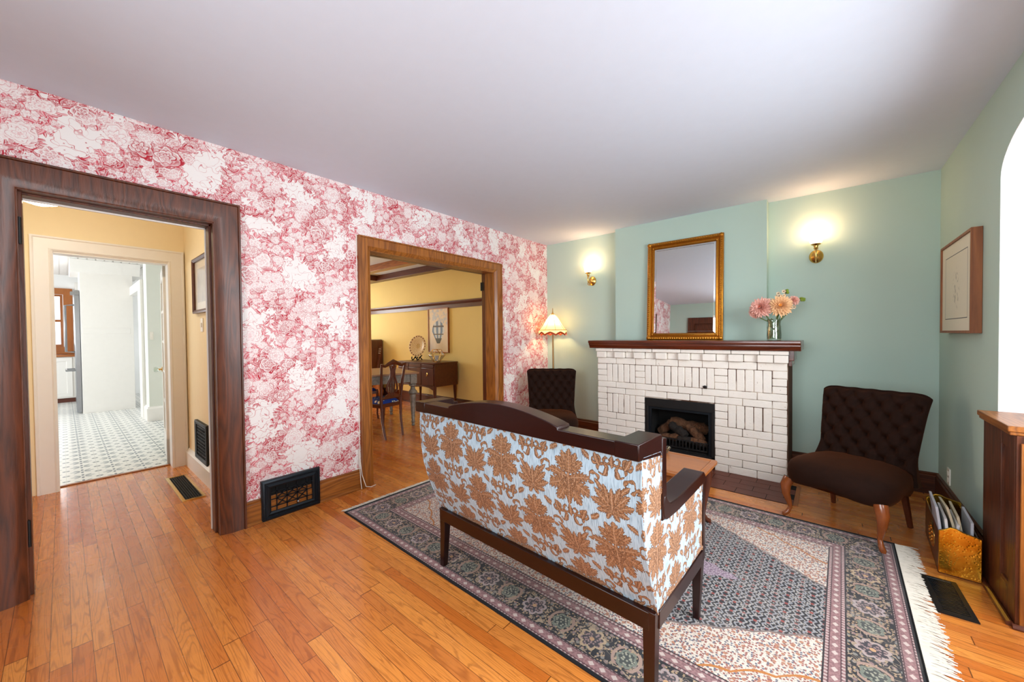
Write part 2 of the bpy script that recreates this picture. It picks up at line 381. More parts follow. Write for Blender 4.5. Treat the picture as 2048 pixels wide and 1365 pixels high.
def mat_glass(name, tint=(0.95, 0.98, 0.97), fac=0.08, rough=0.02):
    g = G(name); t = g.node('ShaderNodeBsdfTransparent'); gl = g.node('ShaderNodeBsdfGlossy'); mx = g.node('ShaderNodeMixShader'); o = g.node('ShaderNodeOutputMaterial')
    n = g.noise(g.tc(), 5.0, 1.0)
    g.put(t.inputs[0], g.mix(n, (*tint, 1), (*tint, 1))); gl.inputs[1].default_value = rough
    lw = g.node('ShaderNodeLayerWeight'); lw.inputs[0].default_value = 0.25
    f = E(g, lw.outputs[0]) * 0.55 + fac
    g.put(mx.inputs[0], f); g.nt.links.new(t.outputs[0], mx.inputs[1]); g.nt.links.new(gl.outputs[0], mx.inputs[2]); g.nt.links.new(mx.outputs[0], o.inputs[0])
    return g.mat

def mat_print(kind):
    g = G('print_' + kind); x, y, z = g.sep(g.tc())
    if kind == 'balloon':                                # local x across, z up, metres from the picture's centre
        pz = z + 0.02; cx = x / 0.17
        e = g.hyp(cx, g.mx(pz, 0.0) / 0.185); lo = g.mn(pz, 0.0)
        wdt = 1.0 + lo / 0.27
        body = g.mx(g.lt(e, 1.0) * g.lt(0.0, pz), g.lt(g.ab(cx), wdt) * g.lt(pz, 0.001) * g.lt(-0.21, pz))
        gor = g.sin(cx / (wdt + 0.05) * 9.5) * 0.5 + 0.5
        n = g.noise(g.tc(), 14.0, 3.0)
        c = g.mix(gor, lin(92, 118, 150), lin(220, 224, 224)); c = g.mix(g.lt(g.ab(pz - 0.09), 0.014), c, lin(90, 78, 60)); c = g.mix(g.lt(g.ab(pz + 0.05), 0.010), c, lin(110, 96, 74))
        c = g.mix(g.lt(pz, -0.12), c, lin(96, 96, 84))
        paper = g.mix(n, lin(226, 206, 176), lin(238, 226, 206)); paper = g.mix(g.lt(0.14, z + x * 0.25) * g.sm(n, 0.45, 0.6) * 0.7, paper, lin(176, 190, 208))
        return g.out(g.mix(body, paper, c), 0.5, 0.3)
    if kind == 'sketch':                                 # local y across, z up
        n = g.noise(g.tc(), 24.0, 4.0); e = g.hyp(y / 0.11, (z + 0.02) / 0.16)
        ink = g.sm(n, 0.52, 0.62) * (1.0 - g.sm(e, 0.5, 1.0)) * 0.55
        line = g.lt(g.ab(g.mx(g.ab(y) - 0.265, g.ab(z) - 0.205)), 0.0025)
        c = g.mix(ink, lin(226, 218, 196), lin(150, 140, 120)); return g.out(g.mix(line, c, lin(70, 70, 64)), 0.5, 0.3)
    n = g.noise(g.tc(), 9.0, 3.0); m = g.mx(g.ab(x) / 0.16, g.ab(z) / 0.15)
    c = g.mix(g.lt(m, 1.0), lin(226, 216, 196), g.mix(n, lin(150, 146, 140), lin(214, 206, 190)))
    return g.out(c, 0.3, 0.5, coat=0.6)

def mat_plate():
    g = G('patterned_majolica'); x, y, z = g.sep(g.tc()); r = g.hyp(x, z); th = g.m('ARCTAN2', x, z)
    s = g.sin(r * 240.0) * g.sin(th * 18.0)
    c = g.mix(g.sm(s, 0.1, 0.5), lin(232, 214, 176), lin(168, 110, 60)); c = g.mix(g.lt(g.ab(r - 0.17), 0.010) * g.lt(g.fr(th * 3.2), 0.5), c, lin(110, 60, 40))
    c = g.mix(g.lt(r, 0.045), c, g.mix(g.sin(th * 8.0), lin(222, 190, 130), lin(120, 96, 84))); return g.out(c, 0.25, 0.5)

def mat_floral_seat():
    g = G('blue_floral_cloth'); p = g.tc(); v = g.voro(p, 13.0, 1.0, dim='3D'); r, gg, b = g.sep(v['Color'])
    s = 1.0 - g.sm(v['Distance'], 0.24, 0.34); v2 = g.voro(p, 34.0, 1.0, dim='3D'); r2, g2, b2 = g.sep(v2['Color']); s2 = 1.0 - g.sm(v2['Distance'], 0.28, 0.38)
    c = g.mix(s2 * g.lt(r2, 0.35), lin(22, 52, 130), lin(196, 206, 176)); c = g.mix(s * g.lt(r, 0.4), c, g.mix(gg, lin(226, 184, 184), lin(236, 226, 206)))
    return g.out(c, 0.6, 0.3)

def mat_brass_hammered():
    g = G('hammered_brass'); v = g.voro(g.tc(), 80.0, 1.0, dim='3D'); d = g.sm(v['Distance'], 0.05, 0.45); n = g.noise(g.tc(), 9.0, 3.0)
    c = g.mix(g.sm(n, 0.35, 0.65), lin(196, 132, 30), lin(226, 170, 58))
    return g.out(c, 0.24, 0.5, 1.0, bump=(d * 0.5 + n * 2.5, 0.40, 0.0022))

M = {}
M['floor'] = mat_floor(); M['paper'] = mat_wallpaper(); M['damask'] = mat_damask(); M['rug'] = mat_rug(); M['tile'] = mat_tile()
M['brick'] = mat_damage_brick(); M['velvet'] = mat_velvet()
M['ceiling'] = plain('white_ceiling_plaster', (212, 222, 236), 0.8, var=0.02, spec=0.2)
M['green'] = plain('sage_green_paint', (183, 205, 193), 0.7, var=0.03, scale=3, spec=0.25)
M['cream'] = plain('cream_paint', (247, 227, 186), 0.7, var=0.02, spec=0.25)
M['yellow'] = plain('ochre_yellow_paint', (234, 212, 142), 0.7, var=0.04, scale=2.5, spec=0.25)
M['white'] = plain('white_gloss_paint', (240, 236, 230), 0.35, var=0.02)
M['whitewall'] = plain('white_plaster', (246, 246, 244), 0.7, var=0.01, spec=0.2)
M['pale'] = plain('pale_grey_green_paint', (224, 226, 216), 0.7, var=0.02, spec=0.2)
for ax in 'xyz':
    M['oak' + ax] = wood('dark_oak_' + ax, (42, 17, 7), (112, 56, 26), ax, 30, 0.42, 0.06, 0.3)
    M['gold_oak' + ax] = wood('golden_oak_' + ax, (92, 46, 14), (176, 108, 42), ax, 30, 0.40, 0.2, 0.3)
    M['mahog' + ax] = wood('red_mahogany_' + ax, (16, 3, 2), (46, 10, 5), ax, 12, 0.28, 0.06, 0.04, 0.5)
    M['walnut' + ax] = wood('walnut_' + ax, (60, 26, 13), (108, 52, 28), ax, 14, 0.36, 0.15, 0.08, 0.6)
    M['fruit' + ax] = wood('honey_fruitwood_' + ax, (138, 74, 30), (190, 118, 58), ax, 10, 0.34, 0.2, 0.06, 0.5)
M['chairleg'] = wood('glossy_chair_leg', (96, 44, 16), (166, 90, 40), 'z', 10, 0.25, 0.4, 0.06, 0.5)
M['bronze'] = plain('dark_bronze', (126, 96, 58), 0.3, 0.9, var=0.1)
M['greywood'] = wood('grey_washed_wood', (92, 86, 78), (150, 142, 130), 'x', 16, 0.5, 0.1, 0.2)
M['tablewood'] = wood('weathered_table_top', (128, 92, 66), (176, 136, 104), 'y', 16, 0.45, 0.1, 0.1)
M['mantel'] = wood('red_brown_mantel_wood', (58, 22, 11), (112, 48, 23), 'x', 18, 0.28, 0.5, 0.1)
def mat_mortar():
    g = G('part_painted_mortar'); n = g.noise(g.tc(), 7.0, 3.0); x, y, z = g.sep(g.tc())
    t = g.sm(n, 0.44, 0.60) * g.lt(x, 2.733)
    return g.out(g.mix(t, lin(84, 58, 44), lin(196, 182, 168)), 0.9, 0.2)
M['brown'] = mat_mortar()
M['iron'] = plain('black_cast_iron', (30, 36, 42), 0.38, 0.6, var=0.2)
M['black'] = plain('matt_black_metal', (24, 23, 23), 0.5, 0.3, var=0.2)
M['soot'] = plain('soot_black', (14, 12, 11), 0.9, var=0.3)
M['dark'] = plain('dark_duct', (8, 8, 8), 0.9)
M['brass'] = plain('polished_brass', (226, 178, 98), 0.24, 1.0, var=0.1)
M['hammered'] = mat_brass_hammered()
M['gilt'] = plain('gilt_frame', (178, 116, 34), 0.36, 0.75, var=0.25, scale=60, bump=0.35)
M['steel'] = plain('brushed_steel', (150, 152, 156), 0.3, 1.0, var=0.06)
M['tilebrown'] = plain('quarry_tile', (104, 56, 42), 0.5, var=0.25, scale=9)
M['fringe'] = plain('cotton_fringe', (212, 204, 190), 0.95, var=0.12, scale=60)
M['paperwhite'] = plain('white_paper', (226, 224, 222), 0.7, var=0.05)
M['papergrey'] = plain('grey_paper', (188, 190, 198), 0.7, var=0.08)
M['papertan'] = plain('buff_paper', (206, 190, 160), 0.7, var=0.08)
M['plastic'] = plain('white_plastic', (238, 232, 220), 0.4, var=0.01)
M['glass'] = mat_glass('clear_glass'); M['pane'] = mat_glass('window_glass', (1, 1, 1), 0.03)
M['vaseglass'] = mat_glass('vase_glass', (0.86, 0.91, 0.86), 0.10)
M['mirror'] = plain('silvered_mirror', (236, 240, 240), 0.015, 1.0, var=0.0)
M['petal_pink'] = plain('pink_petal', (242, 188, 172), 0.6, var=0.10, scale=40, sub=0.0)
M['petal_peach'] = plain('peach_petal', (246, 200, 150), 0.6, var=0.10, scale=40)
M['petal_white'] = plain('ivory_petal', (236, 214, 182), 0.6, var=0.12, scale=90)
M['heart_red'] = plain('rust_flower_heart', (186, 82, 50), 0.6, var=0.2)
M['heart_yellow'] = plain('yellow_flower_heart', (232, 162, 62), 0.6, var=0.2)
M['stem'] = plain('green_stem', (84, 104, 44), 0.55, var=0.25, scale=30)
M['leafgreen'] = plain('bright_green_bud', (126, 148, 48), 0.5, var=0.2)
M['log'] = plain('ceramic_log_bark', (92, 60, 38), 0.95, var=0.7, scale=34, bump=1.0)
M['char'] = plain('charred_log', (34, 27, 23), 0.95, var=0.8, scale=30, bump=0.8)
M['print_b'] = mat_print('balloon'); M['print_s'] = mat_print('sketch'); M['print_h'] = mat_print('hall')
M['plate'] = mat_plate(); M['floral'] = mat_floral_seat()
M['orange'] = plain('orange_cloth', (206, 112, 34), 0.8, var=0.1)
def glow(name, base, emit, s, alpha=None):
    g = G(name); n = g.noise(g.tc(), 20.0, 1.0); return g.out(g.mix(n, lin(*base), lin(*base)), 0.5, 0.3, emit=lin(*emit), estr=s)
M['opal'] = glow('lit_opal_glass', (255, 246, 230), (255, 214, 160), 5.0)
def mat_shade():
    g = G('lit_silk_shade'); n = g.noise(g.tc(), 40.0, 2.0); c = g.mix(n, lin(240, 214, 158), lin(250, 230, 184))
    d = g.node('ShaderNodeBsdfDiffuse'); t = g.node('ShaderNodeBsdfTranslucent'); m = g.node('ShaderNodeMixShader'); e = g.node('ShaderNodeEmission'); a = g.node('ShaderNodeAddShader'); o = g.node('ShaderNodeOutputMaterial')
    g.put(d.inputs[0], c); g.put(t.inputs[0], c); m.inputs[0].default_value = 0.6; e.inputs[0].default_value = lin(255, 206, 120); e.inputs[1].default_value = 0.25
    L = g.nt.links.new; L(d.outputs[0], m.inputs[1]); L(t.outputs[0], m.inputs[2]); L(m.outputs[0], a.inputs[0]); L(e.outputs[0], a.inputs[1]); L(a.outputs[0], o.inputs[0]); return g.mat
M['shade'] = mat_shade()
M['shadetrim'] = glow('rust_shade_trim', (150, 52, 24), (190, 60, 20), 0.12)
M['globe'] = glow('lit_ceiling_globe', (255, 246, 230), (255, 244, 224), 15.0)
M['bulb'] = glow('lit_downlight', (255, 250, 240), (255, 246, 230), 8.0)

# ------------------------------------------------------------------ mesh building
class MB:
    def __init__(s): s.v = []; s.f = []; s.uv = None
    def add(s, vs, fs):
        o = len(s.v); s.v += [tuple(v) for v in vs]; s.f += [tuple(i + o for i in f) for f in fs]; return s
    def box(s, x0, x1, y0, y1, z0, z1, rot=None):
        vs = [(x, y, z) for x in (x0, x1) for y in (y0, y1) for z in (z0, z1)]
        if rot: vs = [rot(Vector(v)) for v in vs]
        return s.add(vs, [(0, 1, 3, 2), (4, 6, 7, 5), (0, 4, 5, 1), (2, 3, 7, 6), (0, 2, 6, 4), (1, 5, 7, 3)])
    def obox(s, a, b, wx, wy, up=(0, 0, 1)):                # bar from a to b
        a = Vector(a); b = Vector(b); d = (b - a).normalized(); u = Vector(up)
        if abs(d.dot(u)) > 0.95: u = Vector((0, 1, 0))
        n = d.cross(u).normalized(); m = n.cross(d)
        vs = []
        for p in (a, b):
            for i, j in ((-1, -1), (1, -1), (1, 1), (-1, 1)): vs.append(p + n * (i * wx / 2) + m * (j * wy / 2))
        return s.add(vs, [(0, 1, 2, 3), (7, 6, 5, 4), (0, 4, 5, 1), (1, 5, 6, 2), (2, 6, 7, 3), (3, 7, 4, 0)])
    def tube(s, pts, rad, n=10, cap=True, flat=1.0):
        pts = [Vector(p) for p in pts]
        if not isinstance(rad, (list, tuple)): rad = [rad] * len(pts)
        t0 = (pts[1] - pts[0]).normalized(); ref = Vector((0, 0, 1)) if abs(t0.z) < 0.9 else Vector((1, 0, 0))
        nrm = t0.cross(ref).normalized(); vs = []; fs = []
        for i, p in enumerate(pts):
            t = (pts[min(i + 1, len(pts) - 1)] - pts[max(i - 1, 0)]).normalized()
            nrm = (nrm - t * nrm.dot(t)).normalized(); bn = t.cross(nrm)
            for k in range(n):
                a = 2 * PI * k / n; vs.append(p + (nrm * math.cos(a) + bn * (math.sin(a) * flat)) * rad[i])
        for i in range(len(pts) - 1):
            for k in range(n): fs.append((i * n + k, i * n + (k + 1) % n, (i + 1) * n + (k + 1) % n, (i + 1) * n + k))
        if cap: fs.append(tuple(range(n - 1, -1, -1))); fs.append(tuple((len(pts) - 1) * n + k for k in range(n)))
        return s.add(vs, fs)
    def lathe(s, prof, c=(0, 0, 0), n=24, axis='z', sx=1.0, sy=1.0, wob=None):
        vs = []; fs = []
        for j, (r, h) in enumerate(prof):
            for k in range(n):
                a = 2 * PI * k / n; rr, hh = (r, h) if wob is None else wob(r, h, a, j)
                p = (rr * math.cos(a) * sx, rr * math.sin(a) * sy, hh)
                if axis == 'y': p = (p[0], -p[2], p[1])
                if axis == 'x': p = (p[2], p[0], p[1])
                vs.append((c[0] + p[0], c[1] + p[1], c[2] + p[2]))
        m = len(prof)
        for j in range(m - 1):
            for k in range(n): fs.append((j * n + k, j * n + (k + 1) % n, (j + 1) * n + (k + 1) % n, (j + 1) * n + k))
        if prof[0][0] > 1e-5: fs.append(tuple(range(n - 1, -1, -1)))
        if prof[-1][0] > 1e-5: fs.append(tuple((m - 1) * n + k for k in range(n)))
        return s.add(vs, fs)
    def prism(s, poly, a, b, plane='xz'):                    # poly in a plane, extruded from a to b along the third axis
        mk = {'xz': lambda p, h: (p[0], h, p[1]), 'yz': lambda p, h: (h, p[0], p[1]), 'xy': lambda p, h: (p[0], p[1], h)}[plane]
        n = len(poly); vs = [mk(p, a) for p in poly] + [mk(p, b) for p in poly]
        fs = [tuple(range(n - 1, -1, -1)), tuple(range(n, 2 * n))] + [(i, (i + 1) % n, n + (i + 1) % n, n + i) for i in range(n)]
        return s.add(vs, fs)
    def ball(s, c, r, n=12, sx=1, sy=1, sz=1):
        m = n // 2; prof = [(max(r * math.sin(PI * j / m), 1e-6), -r * math.cos(PI * j / m) * sz) for j in range(m + 1)]
        return s.lathe(prof, c, n, 'z', sx, sy)
    def frame(s, poly_c, prof, plane):                       # mitred frame: rectangle (a0,a1,b0,b1) swept with a profile of (inset, height)
        a0, a1, b0, b1 = poly_c; vs = []; fs = []; n = len(prof)
        for ca, cb, da, db in ((a0, b0, 1, 1), (a1, b0, -1, 1), (a1, b1, -1, -1), (a0, b1, 1, -1)):
            for ins, h in prof:
                a, b = ca + da * ins, cb + db * ins
                vs.append({'xz': (a, h, b), 'yz': (h, a, b), 'xy': (a, b, h)}[plane])
        for c in range(4):
            d = (c + 1) % 4
            for i in range(n):
                j = (i + 1) % n; fs.append((c * n + i, d * n + i, d * n + j, c * n + j))
        return s.add(vs, fs)
    def grid(s, fn, nu, nv):
        vs = [fn(i / nu, j / nv) for j in range(nv + 1) for i in range(nu + 1)]
        fs = [(j * (nu + 1) + i, j * (nu + 1) + i + 1, (j + 1) * (nu + 1) + i + 1, (j + 1) * (nu + 1) + i) for j in range(nv) for i in range(nu)]
        return s.add(vs, fs)

def obj(name, mb, mat, parent=None, bevel=0.0, seg=2, smooth=40, fix=True, uv=None, label=None):
    me = bpy.data.meshes.new(name); me.from_pydata(mb.v, [], mb.f)
    if fix:
        b = bmesh.new(); b.from_mesh(me); bmesh.ops.recalc_face_normals(b, faces=b.faces); b.to_mesh(me); b.free()
    if uv:
        l = me.uv_layers.new(name='UVMap')
        for p in me.polygons:
            for li in p.loop_indices: l.data[li].uv = uv(me.vertices[me.loops[li].vertex_index].co, p.normal)
    if isinstance(mat, str): mat = M[mat]
    me.materials.append(mat)
    if smooth:
        me.polygons.foreach_set('use_smooth', [True] * len(me.polygons)); me.set_sharp_from_angle(angle=math.radians(smooth))
    o = bpy.data.objects.new(name, me); COL.objects.link(o)
    if parent: o.parent = parent
    if bevel:
        m = o.modifiers.new('edge', 'BEVEL'); m.width = bevel; m.segments = seg; m.limit_method = 'ANGLE'; m.angle_limit = math.radians(40)
    if label: o['label'] = label
    return o
def tag(o, label, cat, group=None, kind=None):
    o['label'] = label; o['category'] = cat
    if group: o['group'] = group
    if kind: o['kind'] = kind
    return o
def thing(name, label, cat, loc=(0, 0, 0), rz=0.0, group=None, kind=None):
    o = bpy.data.objects.new(name, None); COL.objects.link(o); o.location = loc; o.rotation_euler = (0, 0, rz); o.empty_display_size = 0.1
    return tag(o, label, cat, group, kind)
def struct(name, mb, mat, label, cat='wall', bevel=0.0, **k):
    return tag(obj(name, mb, mat, None, bevel, **k), label, cat, None, 'structure')
def dup(root, loc, rz, label):
    r = root.copy(); COL.objects.link(r); r.location = loc; r.rotation_euler = (0, 0, rz); r['label'] = label
    for ch in list(root.children):
        c = ch.copy(); COL.objects.link(c); c.parent = r
        for gch in ch.children:
            d = gch.copy(); COL.objects.link(d); d.parent = c
    return r
def rounded(pts, rad, n=5):                                  # round the corners of a polygon
    out = []; m = len(pts)
    for i in range(m):
        p = Vector(pts[i]).to_2d() if len(pts[i]) > 2 else Vector(pts[i]); a = Vector(pts[i - 1]); b = Vector(pts[(i + 1) % m])
        r = rad[i] if isinstance(rad, (list, tuple)) else rad
        if r <= 0: out.append(tuple(p)); continue
        r = min(r, (a - p).length * 0.49, (b - p).length * 0.49)
        s = p + (a - p).normalized() * r; e = p + (b - p).normalized() * r
        for k in range(n + 1):
            t = k / n; out.append(tuple(s * (1 - t) ** 2 + p * (2 * t * (1 - t)) + e * t * t))
    return out

# ================================================================== THE SETTING
H = 2.5; YF = 4.334; XR = 3.645; T = 0.14
struct('floor', MB().box(-2.065, 4.30, -1.30, 0.82, -0.05, 0).box(-0.16, 4.30, 0.82, 1.0, -0.05, 0).box(-5.6, 4.30, 1.0, 4.40, -0.05, 0), 'floor', 'glossy honey oak strip floor of the living room, hall and dining room', 'floor', smooth=0)
struct('floor_kitchen', MB().box(-9.4, -2.065, -2.2, 1.5, -0.05, 0.001), 'tile', 'grey and white star patterned tile floor of the kitchen', 'floor', smooth=0)
struct('ceiling', MB().box(-0.10, 3.80, -1.40, 4.42, H, H + 0.08), 'ceiling', 'smooth white plaster ceiling of the living room', 'ceiling', smooth=0)
struct('ceiling_hall', MB().box(-1.97, -0.10, -0.9, 0.85, 2.56, 2.64), 'ceiling', 'white ceiling of the small hall', 'ceiling', smooth=0)
struct('ceiling_dining', MB().box(-5.7, -0.10, 1.55, 4.42, H, H + 0.08), 'ceiling', 'pale ceiling of the dining room between dark beams', 'ceiling', smooth=0)
kc = MB().box(-9.4, -1.97, -2.2, 2.2, 2.62, 2.68)
for k in range(30): kc.box(-9.4, -1.99, -1.5 + k * 0.1, -1.5 + k * 0.1 + 0.085, 2.612, 2.62)
struct('ceiling_kitchen', kc, 'white', 'white beadboard ceiling of the kitchen', 'ceiling', smooth=0)

D0, D1, DZ = -0.13, 0.63, 2.0; P0, P1, PZ = 1.69, 3.25, 2.0
def wallpieces(mb, x0, x1, ya, yb):
    mb.box(x0, x1, ya, D0, 0, H) if ya < D0 else None
    if ya < D0: mb.box(x0, x1, D0, D1, DZ, H); mb.box(x0, x1, D1, min(P0, yb), 0, H)
    return mb
wl = MB().box(-0.07, 0, -1.30, D0, 0, H).box(-0.07, 0, D0, D1, DZ, H).box(-0.07, 0, D1, P0, 0, H).box(-0.07, 0, P0, P1, PZ, H).box(-0.07, 0, P1, YF, 0, H)
struct('wall_left', wl, 'paper', 'left wall with red floral toile wallpaper on white', smooth=0)
struct('wall_hall', MB().box(-T, -0.07, -0.9, D0, 0, 2.56).box(-T, -0.07, D0, D1, DZ, 2.56).box(-T, -0.07, D1, 0.80, 0, 2.56), 'cream', 'cream hall side of the papered wall', smooth=0)
struct('wall_dining', MB().box(-T, -0.07, 1.60, P0, 0, H).box(-T, -0.07, P0, P1, PZ, H).box(-T, -0.07, P1, 4.28, 0, H), 'yellow', 'ochre dining room side of the papered wall', smooth=0)
struct('wall_back', MB().box(-T, 4.4, YF, YF + 0.1, 0, H), 'green', 'sage green wall behind the fireplace and armchairs', smooth=0)
struct('wall_chimney', MB().box(1.06, 2.55, 4.2136, YF, 1.10, H), 'green', 'blue green chimney breast above the mantel', smooth=0)
# right wall with the arched opening to the bay
arch = [(3.03, 2.03)] + [(2.53 + 0.5 * math.cos(t * PI / 20), 2.03 + 0.20 * math.sin(t * PI / 20)) for t in range(1, 11)]
arch += [(-0.6 + 3.03 - y, z) for y, z in reversed(arch)]
wr = MB().box(XR, 3.85, 3.03, YF, 0, H).box(XR, 3.85, -1.30, -0.6, 0, H)
for (ya, za), (yb, zb) in zip(arch, arch[1:]): wr.prism([(yb, zb), (ya, za), (ya, H), (yb, H)], XR, 3.85, 'yz')
struct('wall_right', wr, 'green', 'sage green right wall with an arched opening to the bay', smooth=0)
lin_ = MB()
pts = [(3.03, 0.0)] + arch + [(-0.6, 0.0)]
for (ya, za), (yb, zb) in zip(pts, pts[1:]):
    v = Vector((yb - ya, zb - za)).normalized(); n = Vector((-v.y, v.x)) * 0.004
    if (Vector(((ya + yb) / 2, (za + zb) / 2)) + n - Vector((1.2, 1.0))).length > (Vector(((ya + yb) / 2, (za + zb) / 2)) - Vector((1.2, 1.0))).length: n = -n
    lin_.prism([(ya, za), (yb, zb), (yb + n.x, zb + n.y), (ya + n.x, za + n.y)], XR + 0.001, 3.855, 'yz')
struct('trim_1', lin_, 'whitewall', 'white plaster reveal of the arched bay opening', 'trim', smooth=0)
# bay
bay = MB().box(3.85, 4.38, 3.03, 3.12, 0, 2.45).box(3.85, 4.38, -0.69, -0.6, 0, 2.45).box(4.28, 4.38, -0.6, 3.03, 0, 0.78).box(4.28, 4.38, -0.6, 3.03, 2.20, 2.45).box(4.28, 4.38, -0.6, 0.0, 0.78, 2.20).box(4.28, 4.38, 2.5, 3.03, 0.78, 2.20)
struct('wall_bay', bay, 'whitewall', 'white walls of the bay window', smooth=0)
struct('ceiling_bay', MB().box(3.85, 4.38, -0.69, 3.12, 2.45, 2.5), 'whitewall', 'white ceiling of the bay', 'ceiling', smooth=0)
wf = MB()
for y in (0.0, 0.80, 1.64, 2.44): wf.box(4.29, 4.35, y, y + 0.06, 0.78, 2.20)
for z in (0.78, 1.46, 2.14): wf.box(4.295, 4.345, 0.001, 2.499, z + 0.001, z + 0.059)
win = struct('window_2', wf, 'white', 'white framed bay window with three sashes', 'window')
obj('pane', MB().box(4.318, 4.322, 0.03, 2.47, 0.80, 2.18), 'pane', win, smooth=0)
# wall behind the camera with a panelled entrance door and a window
bw = MB().box(-T, 0.55, -1.40, -1.30, 0, H).box(0.55, 1.42, -1.40, -1.30, 2.05, H).box(1.42, 1.6, -1.40, -1.30, 0, H).box(1.6, 3.3, -1.40, -1.30, 0, 0.9).box(1.6, 3.3, -1.40, -1.30, 2.2, H).box(3.3, 3.85, -1.40, -1.30, 0, H)
struct('wall_front', bw, 'green', 'sage green wall opposite the fireplace', smooth=0)
ed = MB().frame((0.42, 1.55, -0.1, 2.16), [(0, -1.302), (0, -1.275), (0.145, -1.28), (0.145, -1.302)], 'xz').box(0.5501, 1.4199, -1.37, -1.33, 0, 2.05)
for zz0, zz1 in ((0.2, 0.85), (1.0, 1.9)): ed.frame((0.70, 1.27, zz0, zz1), [(0, -1.334), (0, -1.318), (0.04, -1.322), (0.05, -1.334)], 'xz')
e1 = struct('door_3', ed, 'oakz', 'dark panelled entrance door in the wall opposite the fireplace', 'door')
obj('door_handle', MB().tube([(1.36, -1.335, 1.0), (1.36, -1.28, 1.0)], 0.012).ball((1.36, -1.265, 1.0), 0.028), 'brass', e1)
wf = MB()
for x in (1.6, 2.42, 3.24): wf.box(x, x + 0.06, -1.38, -1.32, 0.9, 2.2)
for z in (0.9, 1.52, 2.14): wf.box(1.601, 3.299, -1.375, -1.325, z + 0.001, z + 0.059)
win = struct('window_3', wf, 'white', 'white framed front window opposite the fireplace', 'window')
obj('pane', MB().box(1.62, 3.28, -1.352, -1.348, 0.92, 2.18), 'pane', win, smooth=0)

# ---- doorway casings (dark to the hall, golden to the dining room)
def casing(name, label, y0, y1, z1, wd, mat, bev=0.05):
    mb = MB()
    prof = [(0.0, 0.0), (0.0, 0.034), (0.010, 0.034), (0.013, 0.024), (wd - bev, 0.022), (wd - 0.004, 0.004), (wd, 0.0), (wd, -0.004)]
    n = len(prof); corner = [(y0 - wd, 0.0, 1, 0), (y0 - wd, z1 + wd, 1, -1), (y1 + wd, z1 + wd, -1, -1), (y1 + wd, 0.0, -1, 0)]
    vs = [(h, cy + dy * i, cz + dz * i) for cy, cz, dy, dz in corner for i, h in prof]; fs = []
    for c in range(3):
        for i in range(n - 1): fs.append((c * n + i, c * n + i + 1, (c + 1) * n + i + 1, (c + 1) * n + i))
    mb.add(vs, fs)
    t = struct(name, mb, mat + 'z', label, 'door casing', smooth=30)
    j = MB().box(-T - 0.002, 0.0, y0 - 0.02, y0 + 0.004, 0, z1).box(-T - 0.002, 0.0, y1 - 0.004, y1 + 0.02, 0, z1).box(-T - 0.002, 0.0, y0 - 0.02, y1 + 0.02, z1 - 0.004, z1 + 0.02)
    obj('jamb', j, mat + 'z', t, smooth=0)
    return t
c1 = casing('door_1', 'dark oak casing of the doorway to the hall', D0, D1, DZ, 0.135, 'oak')
st = MB().box(-0.135, -0.045, D0, D0 + 0.016, 0, DZ).box(-0.135, -0.06, D1 - 0.014, D1, 0, DZ).box(-0.135, -0.06, D0, D1, DZ - 0.014, DZ)
obj('door_stop', st, 'oakz', c1, 0.002)
for z in (1.80, 0.32):
    obj('hinge', MB().box(-0.05, -0.012, D0 + 0.004, D0 + 0.008, z - 0.06, z + 0.06).tube([(-0.010, D0 + 0.008, z - 0.065), (-0.010, D0 + 0.008, z + 0.065)], 0.007), 'black', c1)
obj('plaster_edge', MB().box(-T - 0.016, -T - 0.001, D1 - 0.019, 0.80, 0, DZ + 0.14).box(-T - 0.016, -T + 0.002, -0.9, D0 + 0.004, 0, DZ + 0.14).box(-T - 0.016, -T - 0.001, D0, D1, DZ - 0.022, DZ + 0.14), 'white', c1, 0.003, label='white painted casing on the hall side')
c2 = casing('door_2', 'golden oak casing of the wide opening to the dining room', P0, P1, PZ, 0.108, 'gold_oak', 0.03)
obj('door_stop', MB().box(-0.20, -0.142, P1 - 0.005, P1 + 0.11, 0, PZ + 0.11).box(-0.20, -0.142, P0 - 0.11, P0 + 0.005, 0, PZ + 0.11).box(-0.20, -0.142, P0, P1, PZ - 0.005, PZ + 0.11), 'walnutz', c2, 0.003)
obj('hinge', MB().tube([(-0.205, P1 - 0.012, 1.80), (-0.205, P1 - 0.012, 1.90)], 0.006).box(-0.205, -0.165, P1 - 0.010, P1 - 0.005, 1.80, 1.90), 'black', c2)

# ---- baseboards
def base(name, label, segs, mat, h, d, shoe=True):
    mb = MB()
    for (xa, ya), (xb, yb), (nx, ny) in segs:
        a = Vector((xa, ya)); b = Vector((xb, yb)); n = Vector((nx, ny))
        prof = [(0, 0), (d + 0.012, 0), (d + 0.012, 0.010), (d, 0.018), (d, h - 0.030), (d - 0.008, h - 0.022), (d - 0.006, h - 0.008), (0.004, h), (0, h)] if shoe else [(0, 0), (d, 0), (d, h - 0.03), (d - 0.01, h - 0.02), (0.003, h), (0, h)]
        k = len(prof); vs = []
        for p in (a, b):
            for o_, z_ in prof: q = p + n * o_; vs.append((q.x, q.y, z_))
        mb.add(vs, [(i, (i + 1) % k, k + (i + 1) % k, k + i) for i in range(k)] + [tuple(range(k - 1, -1, -1)), tuple(range(k, 2 * k))])
    return struct(name, mb, mat, label, 'baseboard', smooth=30)
base('baseboard_left', 'oak baseboard under the wallpaper between the two openings', [((0, D1 + 0.135), (0, P0 - 0.108), (1, 0)), ((0, P1 + 0.108), (0, YF), (1, 0)), ((0, -1.3), (0, D0 - 0.135), (1, 0))], 'gold_oaky', 0.165, 0.016)
base('baseboard_back', 'dark oak baseboard along the fireplace wall', [((0, YF), (1.02, YF), (0, -1)), ((2.735, YF), (XR, YF), (0, -1))], 'oakx', 0.165, 0.02)
